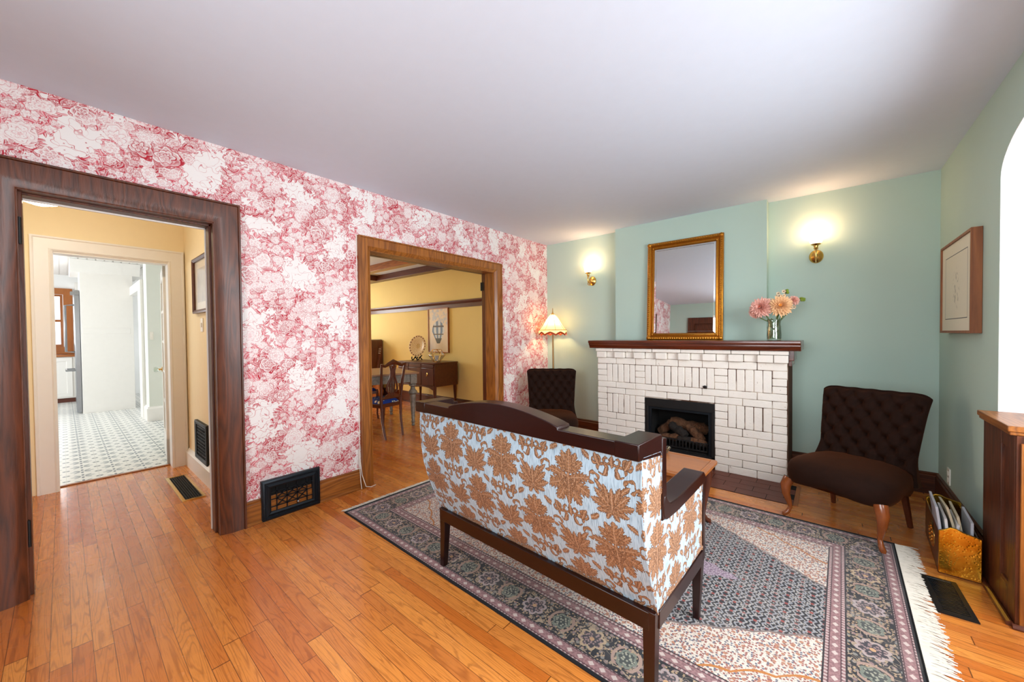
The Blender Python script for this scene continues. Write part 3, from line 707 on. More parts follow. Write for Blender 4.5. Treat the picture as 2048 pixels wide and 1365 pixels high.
base('baseboard_right', 'dark oak baseboard along the right wall by the brass box', [((XR, 3.03), (XR, YF), (-1, 0))], 'oaky', 0.165, 0.02)
base('baseboard_front', 'dark oak baseboard on the wall opposite the fireplace', [((0, -1.3), (0.42, -1.3), (0, 1)), ((1.55, -1.3), (XR, -1.3), (0, 1))], 'oakx', 0.165, 0.02)
base('baseboard_hall', 'white baseboard of the hall', [((-T, 0.80), (-1.92, 0.80), (0, -1))], 'white', 0.17, 0.03, False)
base('baseboard_dining', 'dark baseboard of the dining room', [((-5.6, 4.28), (-T, 4.28), (0, -1))], 'walnutx', 0.20, 0.02)

# ---- hall and kitchen
struct('wall_hall_right', MB().box(-2.07, -T, 0.80, 0.95, 0, 2.62), 'cream', 'cream hall wall with a framed picture and a wall grille', smooth=0)
struct('wall_hall_left', MB().box(-2.07, -T, -0.95, -0.88, 0, 2.62), 'cream', 'cream left wall of the hall', smooth=0)
struct('wall_hall_back', MB().box(-2.065, -1.945, -0.9, -0.045, 0, 2.62).box(-2.065, -1.945, 0.68, 0.81, 0, 2.62).box(-2.065, -1.945, -0.045, 0.68, 2.0, 2.62), 'cream', 'cream end wall of the hall around the kitchen doorway', smooth=0)
kcas = MB()
prof = [(0, -1.945), (0, -1.918), (0.012, -1.916), (0.02, -1.924), (0.095, -1.924), (0.105, -1.918), (0.118, -1.93), (0.118, -1.945)]; n = len(prof)
kcas.add([(h_, cy + dy * i_, cz + dz * i_) for cy, cz, dy, dz in ((-0.155, 0.0, 1, 0), (-0.155, 2.12, 1, -1), (0.79, 2.12, -1, -1), (0.79, 0.0, -1, 0)) for i_, h_ in prof], [(c * n + i, c * n + i + 1, (c + 1) * n + i + 1, (c + 1) * n + i) for c in range(3) for i in range(n - 1)])
k1 = struct('door_4', kcas, 'white', 'white painted casing of the kitchen doorway', 'door casing', smooth=30)
obj('jamb', MB().box(-2.066, -1.94, -0.047, -0.035, 0, 2.0).box(-2.066, -1.94, 0.672, 0.682, 0, 2.0).box(-2.066, -1.94, -0.045, 0.68, 1.99, 2.002), 'white', k1)
struct('trim_2', MB().box(-2.085, -2.05, -0.045, 0.68, 0, 0.010), 'fruity', 'wooden threshold strip between hall and kitchen', 'threshold', 0.003)
# kitchen walls
struct('wall_kitchen_right', MB().box(-9.4, -0.07, 1.44, 1.50, 0, 2.62), 'whitewall', 'pale cream right wall of the kitchen', smooth=0)
struct('wall_kitchen_far', MB().box(-9.4, -9.26, -2.2, -0.33, 0, 2.62).box(-9.4, -9.26, 0.02, 1.6, 0, 2.62).box(-9.4, -9.26, -0.33, 0.02, 0, 1.03).box(-9.4, -9.26, -0.33, 0.02, 2.2, 2.62), 'whitewall', 'pale cream far wall of the kitchen with the wooden window', smooth=0)
struct('wall_kitchen_left', MB().box(-9.4, -8.4, -2.25, -2.15, 0, 2.62).box(-3.4, -2.0, -2.25, -2.15, 0, 2.62).box(-8.4, -3.4, -2.25, -2.15, 0, 0.85).box(-8.4, -3.4, -2.25, -2.15, 2.35, 2.62), 'whitewall', 'pale cream left wall of the kitchen', smooth=0)
struct('wall_kitchen_near', MB().box(-2.065, -2.0, -2.2, -0.88, 0, 2.62).box(-2.069, -2.0, 0.80, 1.45, 0, 2.62), 'whitewall', 'pale cream near wall of the kitchen', smooth=0)
struct('wall_kitchen_stub', MB().box(-5.3, -4.98, 0.84, 1.44, 0, 2.62), 'pale', 'pale grey green wall end past the glazed kitchen door', smooth=0)
base('baseboard_kitchen', 'white baseboard on the kitchen wall end', [((-4.98, 0.82), (-4.98, 1.43), (1, 0)), ((-4.96, 0.84), (-5.32, 0.84), (0, -1))], 'white', 0.22, 0.03, False)
struct('trim_3', MB().box(-5.60, -5.32, 0.80, 0.96, 0, 2.05).box(-6.70, -5.32, 0.80, 0.96, 2.05, 2.2), 'white', 'white door casing beyond the tall kitchen cabinet', 'trim', 0.004)
kw = MB().frame((-0.40, 0.155, 0.99, 2.33), [(0, -9.26), (0, -9.22), (0.125, -9.225), (0.125, -9.27)], 'yz')
kw2 = struct('window_1', kw, 'fruitz', 'orange varnished wooden kitchen window', 'window', smooth=30)
obj('sash', MB().frame((-0.28, 0.035, 1.115, 2.21), [(0, -9.30), (0, -9.265), (0.05, -9.265), (0.05, -9.30)], 'yz').box(-9.30, -9.27, -0.28, 0.035, 1.63, 1.68).box(-9.30, -9.275, -0.135, -0.11, 1.66, 2.18), 'fruitz', kw2)
obj('sill', MB().box(-9.26, -9.15, -0.44, 0.20, 0.965, 1.0), 'fruity', kw2, 0.006)
obj('pane', MB().box(-9.286, -9.282, -0.26, 0.02, 1.13, 2.19), 'pane', kw2, smooth=0)
cab = thing('base_cabinet', 'white panelled base cabinet under the kitchen window', 'cabinet', (-9.2, -0.5, 0))
obj('body', MB().box(0, 0.50, -1.2, 0.66, 0.09, 0.92), 'white', cab, 0.003)
obj('plinth', MB().box(0, 0.44, -1.2, 0.66, 0, 0.09), 'tilebrown', cab)
for k in range(3):
    y0 = -1.15 + k * 0.60
    d_ = obj('door', MB().frame((y0, y0 + 0.57, 0.12, 0.90), [(0, 0.50), (0, 0.522), (0.07, 0.522), (0.075, 0.512), (0.075, 0.50)], 'yz').box(0.50, 0.512, y0 + 0.07, y0 + 0.5, 0.19, 0.83), 'white', cab, smooth=30)
tag(obj('worktop', MB().box(-9.25, -8.66, -1.8, 0.165, 0.92, 0.96), 'fruity', None, 0.004), 'brown wooden worktop on the white base cabinet', 'worktop')
wc = MB().box(-9.25, -8.95, 0.19, 0.60, 1.45, 2.45)
tag(obj('wall_cabinet', wc.frame((0.20, 0.60, 1.47, 2.43), [(0, -8.95), (0, -8.93), (0.06, -8.93), (0.06, -8.95)], 'yz'), 'white', None, 0), 'white wall cabinet beside the kitchen window', 'cabinet')
tall = thing('tall_cabinet', 'tall white cabinet panel enclosing the refrigerator', 'cabinet', (-6.7, 0.2, 0))
obj('side_panel', MB().box(-0.85, 0, 0.005, 0.64, 0, 2.44).box(0, 0.006, 0.02, 0.60, 1.36, 1.46).box(0, 0.008, 0.005, 0.64, 0, 0.13), 'white', tall, 0.003)
obj('crown_molding', MB().prism([(0, 2.40), (0.02, 2.44), (0.10, 2.56), (0.12, 2.61), (-0.85, 2.61), (-0.85, 2.40)], -0.10, 0.74, 'xz'), 'white', tall, 0.004)
fr_ = thing('refrigerator', 'stainless steel refrigerator edge with bar handles beside the white cabinet', 'refrigerator', (-6.74, 0.2, 0))
obj('body', MB().box(-0.80, 0, -0.06, 0.0, 0.03, 2.10), 'steel', fr_, 0.006)
for z0, z1 in ((1.05, 1.85), ):
    obj('handle', MB().tube([(-0.08, -0.06, z0), (-0.08, -0.16, z0 + 0.01), (-0.08, -0.16, z1 - 0.01), (-0.08, -0.06, z1)], 0.016), 'steel', fr_)
obj('handle', MB().tube([(-0.08, -0.06, 0.74), (-0.08, -0.16, 0.74), (-0.55, -0.16, 0.74), (-0.55, -0.06, 0.74)], 0.016), 'steel', fr_)
obj('hinge_cover', MB().box(-0.2, 0.02, -0.10, 0.0, 2.02, 2.07), 'steel', fr_)
# glazed kitchen door standing open
fd = thing('door_5', 'white glazed kitchen door standing open with a glass knob', 'door', (-2.09, 0.672, 0), math.atan2(0.075, -0.76), None, 'structure')
leaf = MB()
leaf.box(0.0, 0.13, -0.018, 0.018, 0.012, 2.0).box(0.64, 0.76, -0.018, 0.018, 0.012, 2.0).box(0.0, 0.76, -0.018, 0.018, 0.012, 0.26).box(0.0, 0.76, -0.018, 0.018, 1.88, 2.0)
for k in range(1, 5): leaf.box(0.1, 0.66, -0.014, 0.014, 0.26 + k * 0.324 - 0.014, 0.26 + k * 0.324 + 0.014)
for k in range(1, 3): leaf.box(0.13 + k * 0.17 - 0.011, 0.13 + k * 0.17 + 0.011, -0.014, 0.014, 0.26, 1.88)
obj('door_leaf', leaf, 'white', fd, 0.003)
obj('pane', MB().box(0.12, 0.65, -0.002, 0.002, 0.25, 1.89), 'pane', fd, smooth=0)
obj('knob', MB().lathe([(0.026, 0.018), (0.028, 0.024), (0.010, 0.028), (0.010, 0.05)], (0.70, 0, 0.92), 16, 'y'), 'brass', fd)
obj('knob', MB().lathe([(0.010, 0.05), (0.022, 0.056), (0.030, 0.070), (0.024, 0.088), (0.0001, 0.092)], (0.70, 0, 0.92), 8, 'y'), 'vaseglass', fd, smooth=0, label='faceted clear glass knob')
obj('knob', MB().lathe([(0.026, -0.018), (0.028, -0.024), (0.010, -0.028), (0.010, -0.05)], (0.70, 0, 0.92), 16, 'y'), 'brass', fd)
obj('knob', MB().lathe([(0.010, -0.05), (0.022, -0.056), (0.030, -0.070), (0.024, -0.088), (0.0001, -0.092)], (0.70, 0, 0.92), 8, 'y'), 'vaseglass', fd, smooth=0, label='faceted clear glass knob')
tag(obj('switch_plate', MB().box(-4.979, -4.972, 0.865, 0.905, 1.25, 1.37).box(-4.974, -4.966, 0.878, 0.892, 1.29, 1.33), 'plastic', None, 0.002), 'white switch plate on the pale wall end in the kitchen', 'switch')
tag(obj('downlight', MB().lathe([(0.001, 2.612), (0.055, 2.612), (0.07, 2.606), (0.07, 2.600), (0.001, 2.600)], (-5.7, 0.32, 0), 20), 'bulb'), 'small round recessed light in the kitchen ceiling', 'light')

gl = thing('ceiling_globe', 'opal glass ceiling light in the hall just under the door head', 'ceiling light', (-1.0, -0.076, 2.56))
obj('shade', MB().lathe([(0.055, -0.20), (0.11, -0.215), (0.15, -0.26), (0.16, -0.30), (0.135, -0.345), (0.08, -0.385), (0.03, -0.402), (0.0001, -0.405)], (0, 0, 0), 28), 'globe', gl)
obj('fitting', MB().lathe([(0.07, 0.0), (0.07, -0.02), (0.02, -0.03), (0.02, -0.17), (0.06, -0.19), (0.06, -0.205)], (0, 0, 0), 24), 'brass', gl)
pf = thing('framed_print', 'brown framed print on the cream hall wall above the switch', 'picture', (-1.18, 0.80, 1.735))
obj('frame', MB().frame((-0.28, 0.28, -0.245, 0.245), [(0, 0), (0, -0.03), (0.012, -0.034), (0.03, -0.024), (0.03, 0)], 'xz'), 'walnutx', pf, smooth=30)
obj('print', MB().box(-0.255, 0.255, -0.012, -0.006, -0.22, 0.22), 'print_h', pf, smooth=0)
tag(obj('light_switch', MB().box(-1.295, -1.215, 0.793, 0.80, 1.325, 1.445).box(-1.268, -1.242, 0.786, 0.794, 1.365, 1.405), 'plastic', None, 0.002), 'white toggle light switch under the print in the hall', 'switch')
wg = thing('wall_grille', 'ornate dark bronze return grille low on the hall wall', 'vent', (-1.325, 0.80, 0.335))
obj('frame', MB().frame((-0.215, 0.215, -0.175, 0.175), [(0, 0), (0, -0.022), (0.012, -0.026), (0.035, -0.018), (0.035, 0)], 'xz'), 'black', wg, smooth=30)
gm = MB()
for k in range(13): gm.box(-0.185 + k * 0.0308 - 0.003, -0.185 + k * 0.0308 + 0.003, -0.012, -0.006, -0.15, 0.15)
for k in range(11): gm.box(-0.185, 0.185, -0.012, -0.006, -0.15 + k * 0.03 - 0.003, -0.15 + k * 0.03 + 0.003)
for a_ in range(6):
    for b_ in range(5): gm.lathe([(0.008, 0.008), (0.013, 0.012), (0.008, 0.014)], (-0.154 + a_ * 0.0616, 0, -0.12 + b_ * 0.06), 8, 'y')
obj('lattice', gm, 'black', wg, smooth=0)
obj('backing', MB().box(-0.19, 0.19, -0.004, -0.001, -0.15, 0.15), 'dark', wg, smooth=0)
def floor_vent(name, label, loc, rz, sx, sy, n, frame_m, slat_m):
    t = thing(name, label, 'floor vent', loc, rz)
    obj('frame', MB().frame((-sx / 2, sx / 2, -sy / 2, sy / 2), [(0, 0.0), (0, 0.006), (0.020, 0.009), (0.024, 0.0)], 'xy'), frame_m, t, smooth=30)
    obj('backing', MB().box(-sx / 2 + 0.015, sx / 2 - 0.015, -sy / 2 + 0.015, sy / 2 - 0.015, 0.0005, 0.002), 'dark', t, smooth=0)
    mb = MB(); L = max(sx, sy); W = min(sx, sy)
    return t, mb
t, mb = floor_vent('floor_register', 'brass framed black floor register by the hall baseboard', (-1.21, 0.645, 0), 0, 0.76, 0.145, 9, 'brass', 'black')
for k in range(8): mb.box(-0.36, 0.36, -0.055 + k * 0.0145, -0.055 + k * 0.0145 + 0.006, 0.001, 0.007)
obj('slats', mb, 'black', t, smooth=0)
t, mb = floor_vent('floor_register', 'dark metal floor register in front of the brass magazine box', (3.425, 2.68, 0), math.radians(2), 0.125, 0.335, 20, 'black', 'black')
for k in range(22): mb.box(-0.042, 0.042, -0.147 + k * 0.0135, -0.147 + k * 0.0135 + 0.006, 0.001, 0.007)
obj('slats', mb, 'iron', t, smooth=0)

# ---- dining room shell
struct('wall_dining_back', MB().box(-5.6, -T, 4.28, 4.334, 0, H), 'yellow', 'ochre yellow dining room wall with a picture rail', smooth=0)
struct('wall_dining_far', MB().box(-5.7, -5.6, 1.5, 2.0, 0, H).box(-5.7, -5.6, 3.5, 4.4, 0, H).box(-5.7, -5.6, 2.0, 3.5, 0, 0.9).box(-5.7, -5.6, 2.0, 3.5, 2.2, H), 'yellow', 'ochre far wall of the dining room with its window', smooth=0)
struct('wall_dining_front', MB().box(-5.6, -0.07, 1.50, 1.60, 0, H), 'yellow', 'ochre dining room wall towards the kitchen', smooth=0)
struct('trim_4', MB().prism([(4.28, 1.735), (4.262, 1.735), (4.262, 1.80), (4.250, 1.812), (4.235, 1.836), (4.235, 1.856), (4.28, 1.862)], -5.6, -T, 'yz'), 'walnutx', 'dark wooden picture rail around the dining room', 'picture rail', smooth=30)
struct('beam_1', MB().box(-5.6, -T, 4.13, 4.28, 2.39, 2.5), 'walnutx', 'dark ceiling beam along the dining room wall', 'beam', 0.004)
struct('beam_2', MB().box(-5.6, -T, 3.46, 3.60, 2.39, 2.5), 'gold_oakx', 'brown ceiling beam across the middle of the dining room', 'beam', 0.004)
struct('beam_3', MB().box(-4.25, -4.05, 1.60, 4.28, 2.391, 2.5), 'walnuty', 'dark cross beam in the dining room', 'beam', 0.004)
pdl = thing('added_fill_lamp', 'unseen opal lamp added over the dining table for fill light', 'ceiling light', (-2.3, 2.2, 2.5))  # out of view, added to give the dining room fill light
obj('cord', MB().tube([(0, 0, 0), (0, 0, -0.45)], 0.006, 8), 'black', pdl)
obj('shade', MB().lathe([(0.02, -0.44), (0.10, -0.46), (0.17, -0.54), (0.18, -0.58), (0.14, -0.64), (0.0001, -0.68)], (0, 0, 0), 24), glow('added_fill_glow', (255, 240, 214), (255, 216, 150), 14.0), pdl)

# ================================================================== FIREPLACE
fp = thing('fireplace', 'white painted brick fireplace with a dark wooden mantel', 'fireplace', (0, 0, 0))
rb = random.Random(3)
bk = MB()
def brick(x0, x1, z0, z1, yf=3.84, g_=0.0020, dep=0.05):
    j = rb.uniform(-0.004, 0.003); a = rb.uniform(-0.0012, 0.0012)
    bk.box(x0 + g_ + a, x1 - g_ + a, yf + j, yf + dep, z0 + g_, z1 - g_ * 0.7 + a * 0.5)
def row(xs, z0, z1, yf=3.84):
    for a_, b_ in zip(xs, xs[1:]): brick(a_, b_, z0, z1, yf)
A_ = [1.013, 1.229, 1.443, 1.655, 1.869, 2.083, 2.301, 2.519, 2.731]
B_ = [1.013, 1.123, 1.335, 1.544, 1.763, 1.975, 2.19, 2.41, 2.627, 2.731]
row([1.006, 1.208, 1.422, 1.629, 1.902, 2.108, 2.326, 2.540, 2.745], 1.077, 1.114, 3.805)
dx_ = [1.02, 1.126, 1.228, 1.339, 1.441, 1.551, 1.663, 1.771, 1.878, 1.986, 2.093, 2.205, 2.303, 2.42, 2.523, 2.639, 2.741]
for i, (a_, b_) in enumerate(zip(dx_, dx_[1:])): brick(a_, b_, 1.010, 1.077, 3.800 if i % 2 == 0 or i == 15 else 3.836)
row(A_, 0.942, 1.010)
c1_, c2_ = 0.0645, 0.0685; zA = 0.942 - 3 * c1_
def headers(x0, x1, zt, c, n=3):
    for k in range(n): brick(x0, x1, zt - (k + 1) * c, zt - k * c)
def soldiers(x0, x1, n, z0, z1):
    for k in range(n): brick(x0 + (x1 - x0) * k / n, x0 + (x1 - x0) * (k + 1) / n, z0, z1, 3.842, 0.0026)
for x0, x1 in ((1.013, 1.123), (1.443, 1.544), (2.187, 2.296), (2.627, 2.731)): headers(x0, x1, 0.942, c1_)
soldiers(1.123, 1.443, 5, zA, 0.942); soldiers(1.544, 2.187, 10, zA, 0.942); soldiers(2.296, 2.627, 5, zA, 0.942)
row(A_, zA - c1_, zA); row(B_, zA - 2 * c1_, zA - c1_)
zB = zA - 2 * c1_
for x0, x1 in ((1.013, 1.123), (1.443, 1.544), (2.19, 2.296), (2.627, 2.731)): headers(x0, x1, zB, c2_)
soldiers(1.123, 1.443, 5, zB - 3 * c2_, zB); soldiers(2.296, 2.627, 5, zB - 3 * c2_, zB)
zC = zB - 3 * c2_; hC = zC / 6
for k in range(6):
    z1_ = zC - k * hC
    if k % 2 == 0: row([1.013, 1.229, 1.443, 1.544], z1_ - hC, z1_); row([2.19, 2.41, 2.627, 2.731], z1_ - hC, z1_)
    else: row([1.013, 1.123, 1.335, 1.544], z1_ - hC, z1_); row([2.19, 2.301, 2.519, 2.731], z1_ - hC, z1_)
obj('brickwork', bk, 'brick', fp, 0.0055, 3)
obj('mortar', MB().box(1.016, 1.544, 3.847, YF, 0, 1.11).box(2.19, 2.736, 3.847, YF, 0, 1.11).box(1.544, 2.19, 3.847, YF, 0.605, 1.11).box(1.544, 2.19, 4.25, YF, 0, 0.605), 'brown', fp, label='bare brown brick and mortar of the fireplace')
obj('damper_knob', MB().lathe([(0.012, 0.0), (0.015, 0.010), (0.009, 0.016), (0.0001, 0.018)], (2.111, 3.84, 0.765), 8, 'y', 1.3), 'black', fp)
mt = MB()
mt.prism(rounded([(3.748, 1.197), (3.748, 1.172), (3.762, 1.164), (3.762, 1.150), (3.775, 1.140), (3.785, 1.114), (4.2136, 1.114), (4.2136, 1.197)], [0.006, 0.004, 0, 0, 0, 0, 0, 0], 3), 0.945, 2.823, 'yz')
mt.box(2.736, 2.775, 3.86, 4.2, 1.03, 1.114).box(2.736, 2.760, 3.86, 4.2, 0.985, 1.03)
obj('mantel_shelf', mt, 'mantel', fp, 0.003, label='dark red brown wooden mantel shelf')
ins = thing('gas_fire_insert', 'black gas fire insert with ceramic logs in the brick fireplace', 'fire insert', (1.8675, 3.84, 0.0))
obj('surround', MB().box(-0.3225, 0.3225, -0.004, 0.03, 0.528, 0.612).box(-0.3225, -0.288, -0.004, 0.03, 0.02, 0.53).box(0.296, 0.3225, -0.004, 0.03, 0.02, 0.53).box(-0.3225, 0.3225, -0.004, 0.03, 0.02, 0.115), 'black', ins, 0.003)
obj('inner_frame', MB().box(-0.288, 0.296, 0.012, 0.03, 0.505, 0.53).box(-0.288, -0.262, 0.012, 0.03, 0.115, 0.51).box(0.272, 0.296, 0.012, 0.03, 0.115, 0.51).frame((-0.262, 0.272, 0.115, 0.507), [(0, 0.012), (0, 0.008), (0.004, 0.008), (0.004, 0.012)], 'xz'), 'iron', ins, 0.002)
obj('firebox', MB().box(-0.30, 0.30, 0.33, 0.35, 0.05, 0.58).box(-0.31, -0.295, 0.03, 0.35, 0.05, 0.58).box(0.295, 0.31, 0.03, 0.35, 0.05, 0.58).box(-0.3, 0.3, 0.03, 0.35, 0.56, 0.58).box(-0.3, 0.3, 0.03, 0.35, 0.05, 0.12), 'soot', ins)
gb = MB().box(-0.25, 0.26, 0.036, 0.05, 0.212, 0.224).box(-0.25, 0.26, 0.036, 0.05, 0.135, 0.150)
for k in range(17): gb.box(-0.25 + k * 0.031, -0.25 + k * 0.031 + 0.010, 0.034, 0.05, 0.14, 0.22)
obj('grate', gb, 'black', ins, 0.002)
def logmesh(a, b, r, seed):
    rg = random.Random(seed); a = Vector(a); b = Vector(b); pts = []; rad = []
    for k in range(8):
        p = a.lerp(b, k / 7); p += Vector((0, rg.uniform(-1, 1), rg.uniform(-1, 1))) * 0.008 if 0 < k < 7 else Vector((0, 0, 0))
        pts.append(p); rad.append(r * rg.uniform(0.85, 1.12) * (0.8 if k in (0, 7) else 1))
    return MB().tube(pts, rad, 12)
for i, (a, b, r, m_) in enumerate((((-0.24, 0.20, 0.235), (-0.10, 0.17, 0.345), 0.045, 'log'), ((-0.13, 0.20, 0.36), (0.22, 0.23, 0.30), 0.058, 'log'), ((0.04, 0.16, 0.345), (0.21, 0.10, 0.225), 0.040, 'log'), ((-0.11, 0.13, 0.345), (0.05, 0.08, 0.255), 0.044, 'char'), ((-0.22, 0.11, 0.20), (0.0, 0.09, 0.235), 0.036, 'log'), ((-0.02, 0.07, 0.225), (0.25, 0.08, 0.205), 0.032, 'char'), ((0.10, 0.062, 0.235), (0.24, 0.07, 0.215), 0.026, 'log'))):
    obj('log', logmesh(a, b, r, i), m_, ins, label='charred black ceramic log' if m_ == 'char' else 'brown ceramic log')
eb = MB(); re_ = random.Random(5)
for k in range(60): eb.ball((re_.uniform(-0.24, 0.25), re_.uniform(0.06, 0.25), 0.13 + re_.uniform(0, 0.07)), re_.uniform(0.012, 0.026), 6)
o = obj('embers', eb, 'char', ins); o['kind'] = 'stuff'

hm = MB(); rh = random.Random(9)
for r_ in range(4):
    for c_ in range(9):
        x0 = 0.985 + c_ * 0.205 - (0.10 if r_ % 2 else 0); z_ = rh.uniform(0.0022, 0.0034)
        hm.box(max(x0, 0.985) + 0.002, min(x0 + 0.205, 2.795) - 0.002, 3.405 + r_ * 0.11 + 0.002, 3.405 + (r_ + 1) * 0.11 - 0.002, 0, z_) if min(x0 + 0.205, 2.795) > max(x0, 0.985) + 0.01 else None
hth = thing('hearth', 'brown quarry tile hearth in front of the white brick fireplace', 'hearth', (0, 0, 0))
obj('tiles', hm, 'tilebrown', hth, smooth=0)
obj('grout', MB().box(0.985, 2.795, 3.40, 3.846, 0.0, 0.0016), 'soot', hth, smooth=0)
obj('edge_strip', MB().box(2.795, 2.822, 3.40, 3.846, 0, 0.005), 'fruity', hth, smooth=0, label='pale wooden edge strip')
obj('edge_strip', MB().box(0.96, 0.985, 3.40, 3.846, 0, 0.005), 'fruity', hth, smooth=0, label='pale wooden edge strip')

# mirror leaning on the chimney breast
mr = thing('mirror', 'gilt framed mirror leaning on the chimney breast above the mantel', 'mirror', (1.831, 4.150, 1.1975))
mr.rotation_euler = (math.radians(-2.8), 0, 0)
mfr = MB().frame((-0.372, 0.372, 0.0, 1.055), [(0, 0.0), (0, -0.022), (0.008, -0.030), (0.028, -0.034), (0.036, -0.026), (0.042, -0.016), (0.050, -0.022), (0.062, -0.024), (0.068, -0.012), (0.074, -0.006), (0.074, 0.0)], 'xz')
obj('frame', mfr, 'gilt', mr, smooth=40)
orn = MB()
def orn_line(a0, a1, fixed, vert):
    n = int(abs(a1 - a0) / 0.022)
    for k in range(n):
        t = a0 + (a1 - a0) * (k + 0.5) / n; c = (fixed, -0.033, t) if vert else (t, -0.033, fixed)
        orn.ball(c, 0.0095, 6, 1.0 if vert else 1.25, 0.55, 1.25 if vert else 0.9)
orn_line(0.03, 1.03, -0.354, True); orn_line(0.03, 1.03, 0.354, True); orn_line(-0.34, 0.34, 0.018, False); orn_line(-0.34, 0.34, 1.037, False)
for sx in (-1, 1):
    for sz in (0.02, 1.035):
        orn.ball((sx * 0.352, -0.034, sz), 0.022, 8, 1, 0.5, 1)
        orn.ball((sx * 0.312, -0.026, 0.06 if sz < 0.5 else 0.995), 0.012, 8, 1, 0.6, 1)
obj('carving', orn, 'gilt', mr)
obj('mirror_glass', MB().box(-0.30, 0.30, -0.008, -0.004, 0.072, 0.983), 'mirror', mr, smooth=0)
obj('bevel', MB().frame((-0.300, 0.300, 0.072, 0.983), [(0, -0.0082), (0.0, -0.0085), (0.016, -0.0100), (0.018, -0.0082)], 'xz'), 'mirror', mr, smooth=0)

# wall sconces
def sconce(name, label, x):
    t = thing(name, label, 'wall lamp', (x, YF, 1.94), 0, 'brass wall lamps beside the chimney breast')
    obj('back_plate', MB().lathe([(0.0001, 0.034), (0.018, 0.032), (0.026, 0.026), (0.040, 0.020), (0.050, 0.012), (0.058, 0.006), (0.060, 0.0)], (0, 0, 0), 24, 'y', 0.86, 1), 'brass', t)
    obj('arm', MB().tube([(0, -0.02, 0.0), (0, -0.06, -0.035), (0, -0.105, -0.030), (0, -0.118, 0.015), (0, -0.108, 0.055)], [0.008, 0.008, 0.008, 0.008, 0.009], 10).tube([(0, -0.05, -0.03), (0, -0.085, -0.062), (0, -0.118, -0.052), (0, -0.112, -0.028), (0, -0.098, -0.034)], 0.005, 8).ball((0, -0.03, 0), 0.014, 10), 'brass', t)
    obj('cup', MB().lathe([(0.010, 0.045), (0.018, 0.052), (0.014, 0.064), (0.018, 0.078), (0.034, 0.088), (0.036, 0.094), (0.0001, 0.094)], (0, -0.108, 0), 20), 'brass', t)
    obj('lamp_shade', MB().lathe([(0.030, 0.092), (0.042, 0.105), (0.047, 0.125), (0.050, 0.150), (0.057, 0.176), (0.055, 0.177), (0.046, 0.150), (0.040, 0.11), (0.0001, 0.10)], (0, -0.108, 0), 24), 'opal', t)
    point('sconce_bulb', (x, YF - 0.108, 2.150), 3.4, (1.0, 0.60, 0.36), 0.03)
sconce('wall_sconce', 'lit brass wall lamp with opal shade above the floor lamp', 0.695)
sconce('wall_sconce', 'lit brass wall lamp with opal shade above the chair beside the vase', 2.905)

# floor lamp behind the left armchair
LX, LY = 0.255, 4.085
fl = thing('floor_lamp', 'lit brass floor lamp with a cream scalloped silk shade in the corner', 'floor lamp', (LX, LY, 0))
obj('base', MB().lathe([(0.14, 0.0), (0.14, 0.012), (0.12, 0.022), (0.05, 0.032), (0.022, 0.05), (0.014, 0.08), (0.0001, 0.085)], (0, 0, 0), 28), 'brass', fl)
obj('pole', MB().tube([(0, 0, 0.06), (0.004, 0, 0.62), (0.004, 0, 0.63), (0.0, 0, 1.30)], [0.015, 0.014, 0.012, 0.010], 12), 'bronze', fl)
obj('finial', MB().lathe([(0.022, 1.525), (0.024, 1.530), (0.010, 1.545), (0.005, 1.565), (0.004, 1.60), (0.0001, 1.612)], (0, 0, 0), 12), 'brass', fl)
obj('socket', MB().lathe([(0.010, 1.28), (0.02, 1.30), (0.02, 1.36), (0.0001, 1.365)], (0, 0, 0), 12), 'brass', fl)
def shade_pt(u, v):
    a = u * 2 * PI; ph = (a / (PI / 4)) % 1.0; oct_ = math.cos(PI / 8) / math.cos((ph - 0.5) * PI / 4)
    r = 0.028 + 0.150 * (v ** 0.80) * (1 - 0.10 * math.sin(PI * v)); r *= (oct_ * 0.6 + 0.4)
    return (r * math.cos(a), r * math.sin(a), 1.525 - 0.205 * v)
obj('lamp_shade', MB().grid(shade_pt, 64, 12), 'shade', fl, fix=False)
def sk(u, v):
    a = u * 2 * PI; ph = (a / (PI / 4)) % 1.0; oct_ = math.cos(PI / 8) / math.cos((ph - 0.5) * PI / 4)
    r = 0.178 * (oct_ * 0.6 + 0.4) + 0.004
    drop = 0.018 + 0.030 * (abs(ph - 0.5) * 2) ** 1.5
    return (r * math.cos(a), r * math.sin(a), 1.322 - drop * v)
obj('shade_skirt', MB().grid(sk, 128, 3), 'shade', fl, fix=False)
fg = MB()
for k in range(128):
    p0 = Vector(sk(k / 128, 1)); p1 = Vector(sk((k + 1) / 128, 1)); d = Vector((0, 0, -0.022))
    fg.add([p0 + Vector((0, 0, 0.004)), p1 + Vector((0, 0, 0.004)), p1 + d, p0 + d], [(0, 1, 2, 3)])
obj('shade_fringe', fg, 'shadetrim', fl, fix=False, smooth=0, label='rust red scalloped fringe')
rb_ = MB()
for k in range(8): rb_.tube([Vector(shade_pt(k / 8, v / 8)) * 1.0 + Vector((0, 0, 0.001)) for v in range(9)], 0.0022, 6)
rb_.tube([Vector(sk(k / 64, 0.0)) + Vector((0, 0, 0.002)) for k in range(65)], 0.003, 6)
obj('shade_ribs', rb_, 'shadetrim', fl)
point('floor_lamp_bulb', (LX, LY, 1.415), 6.5, (1.0, 0.68, 0.34), 0.035)

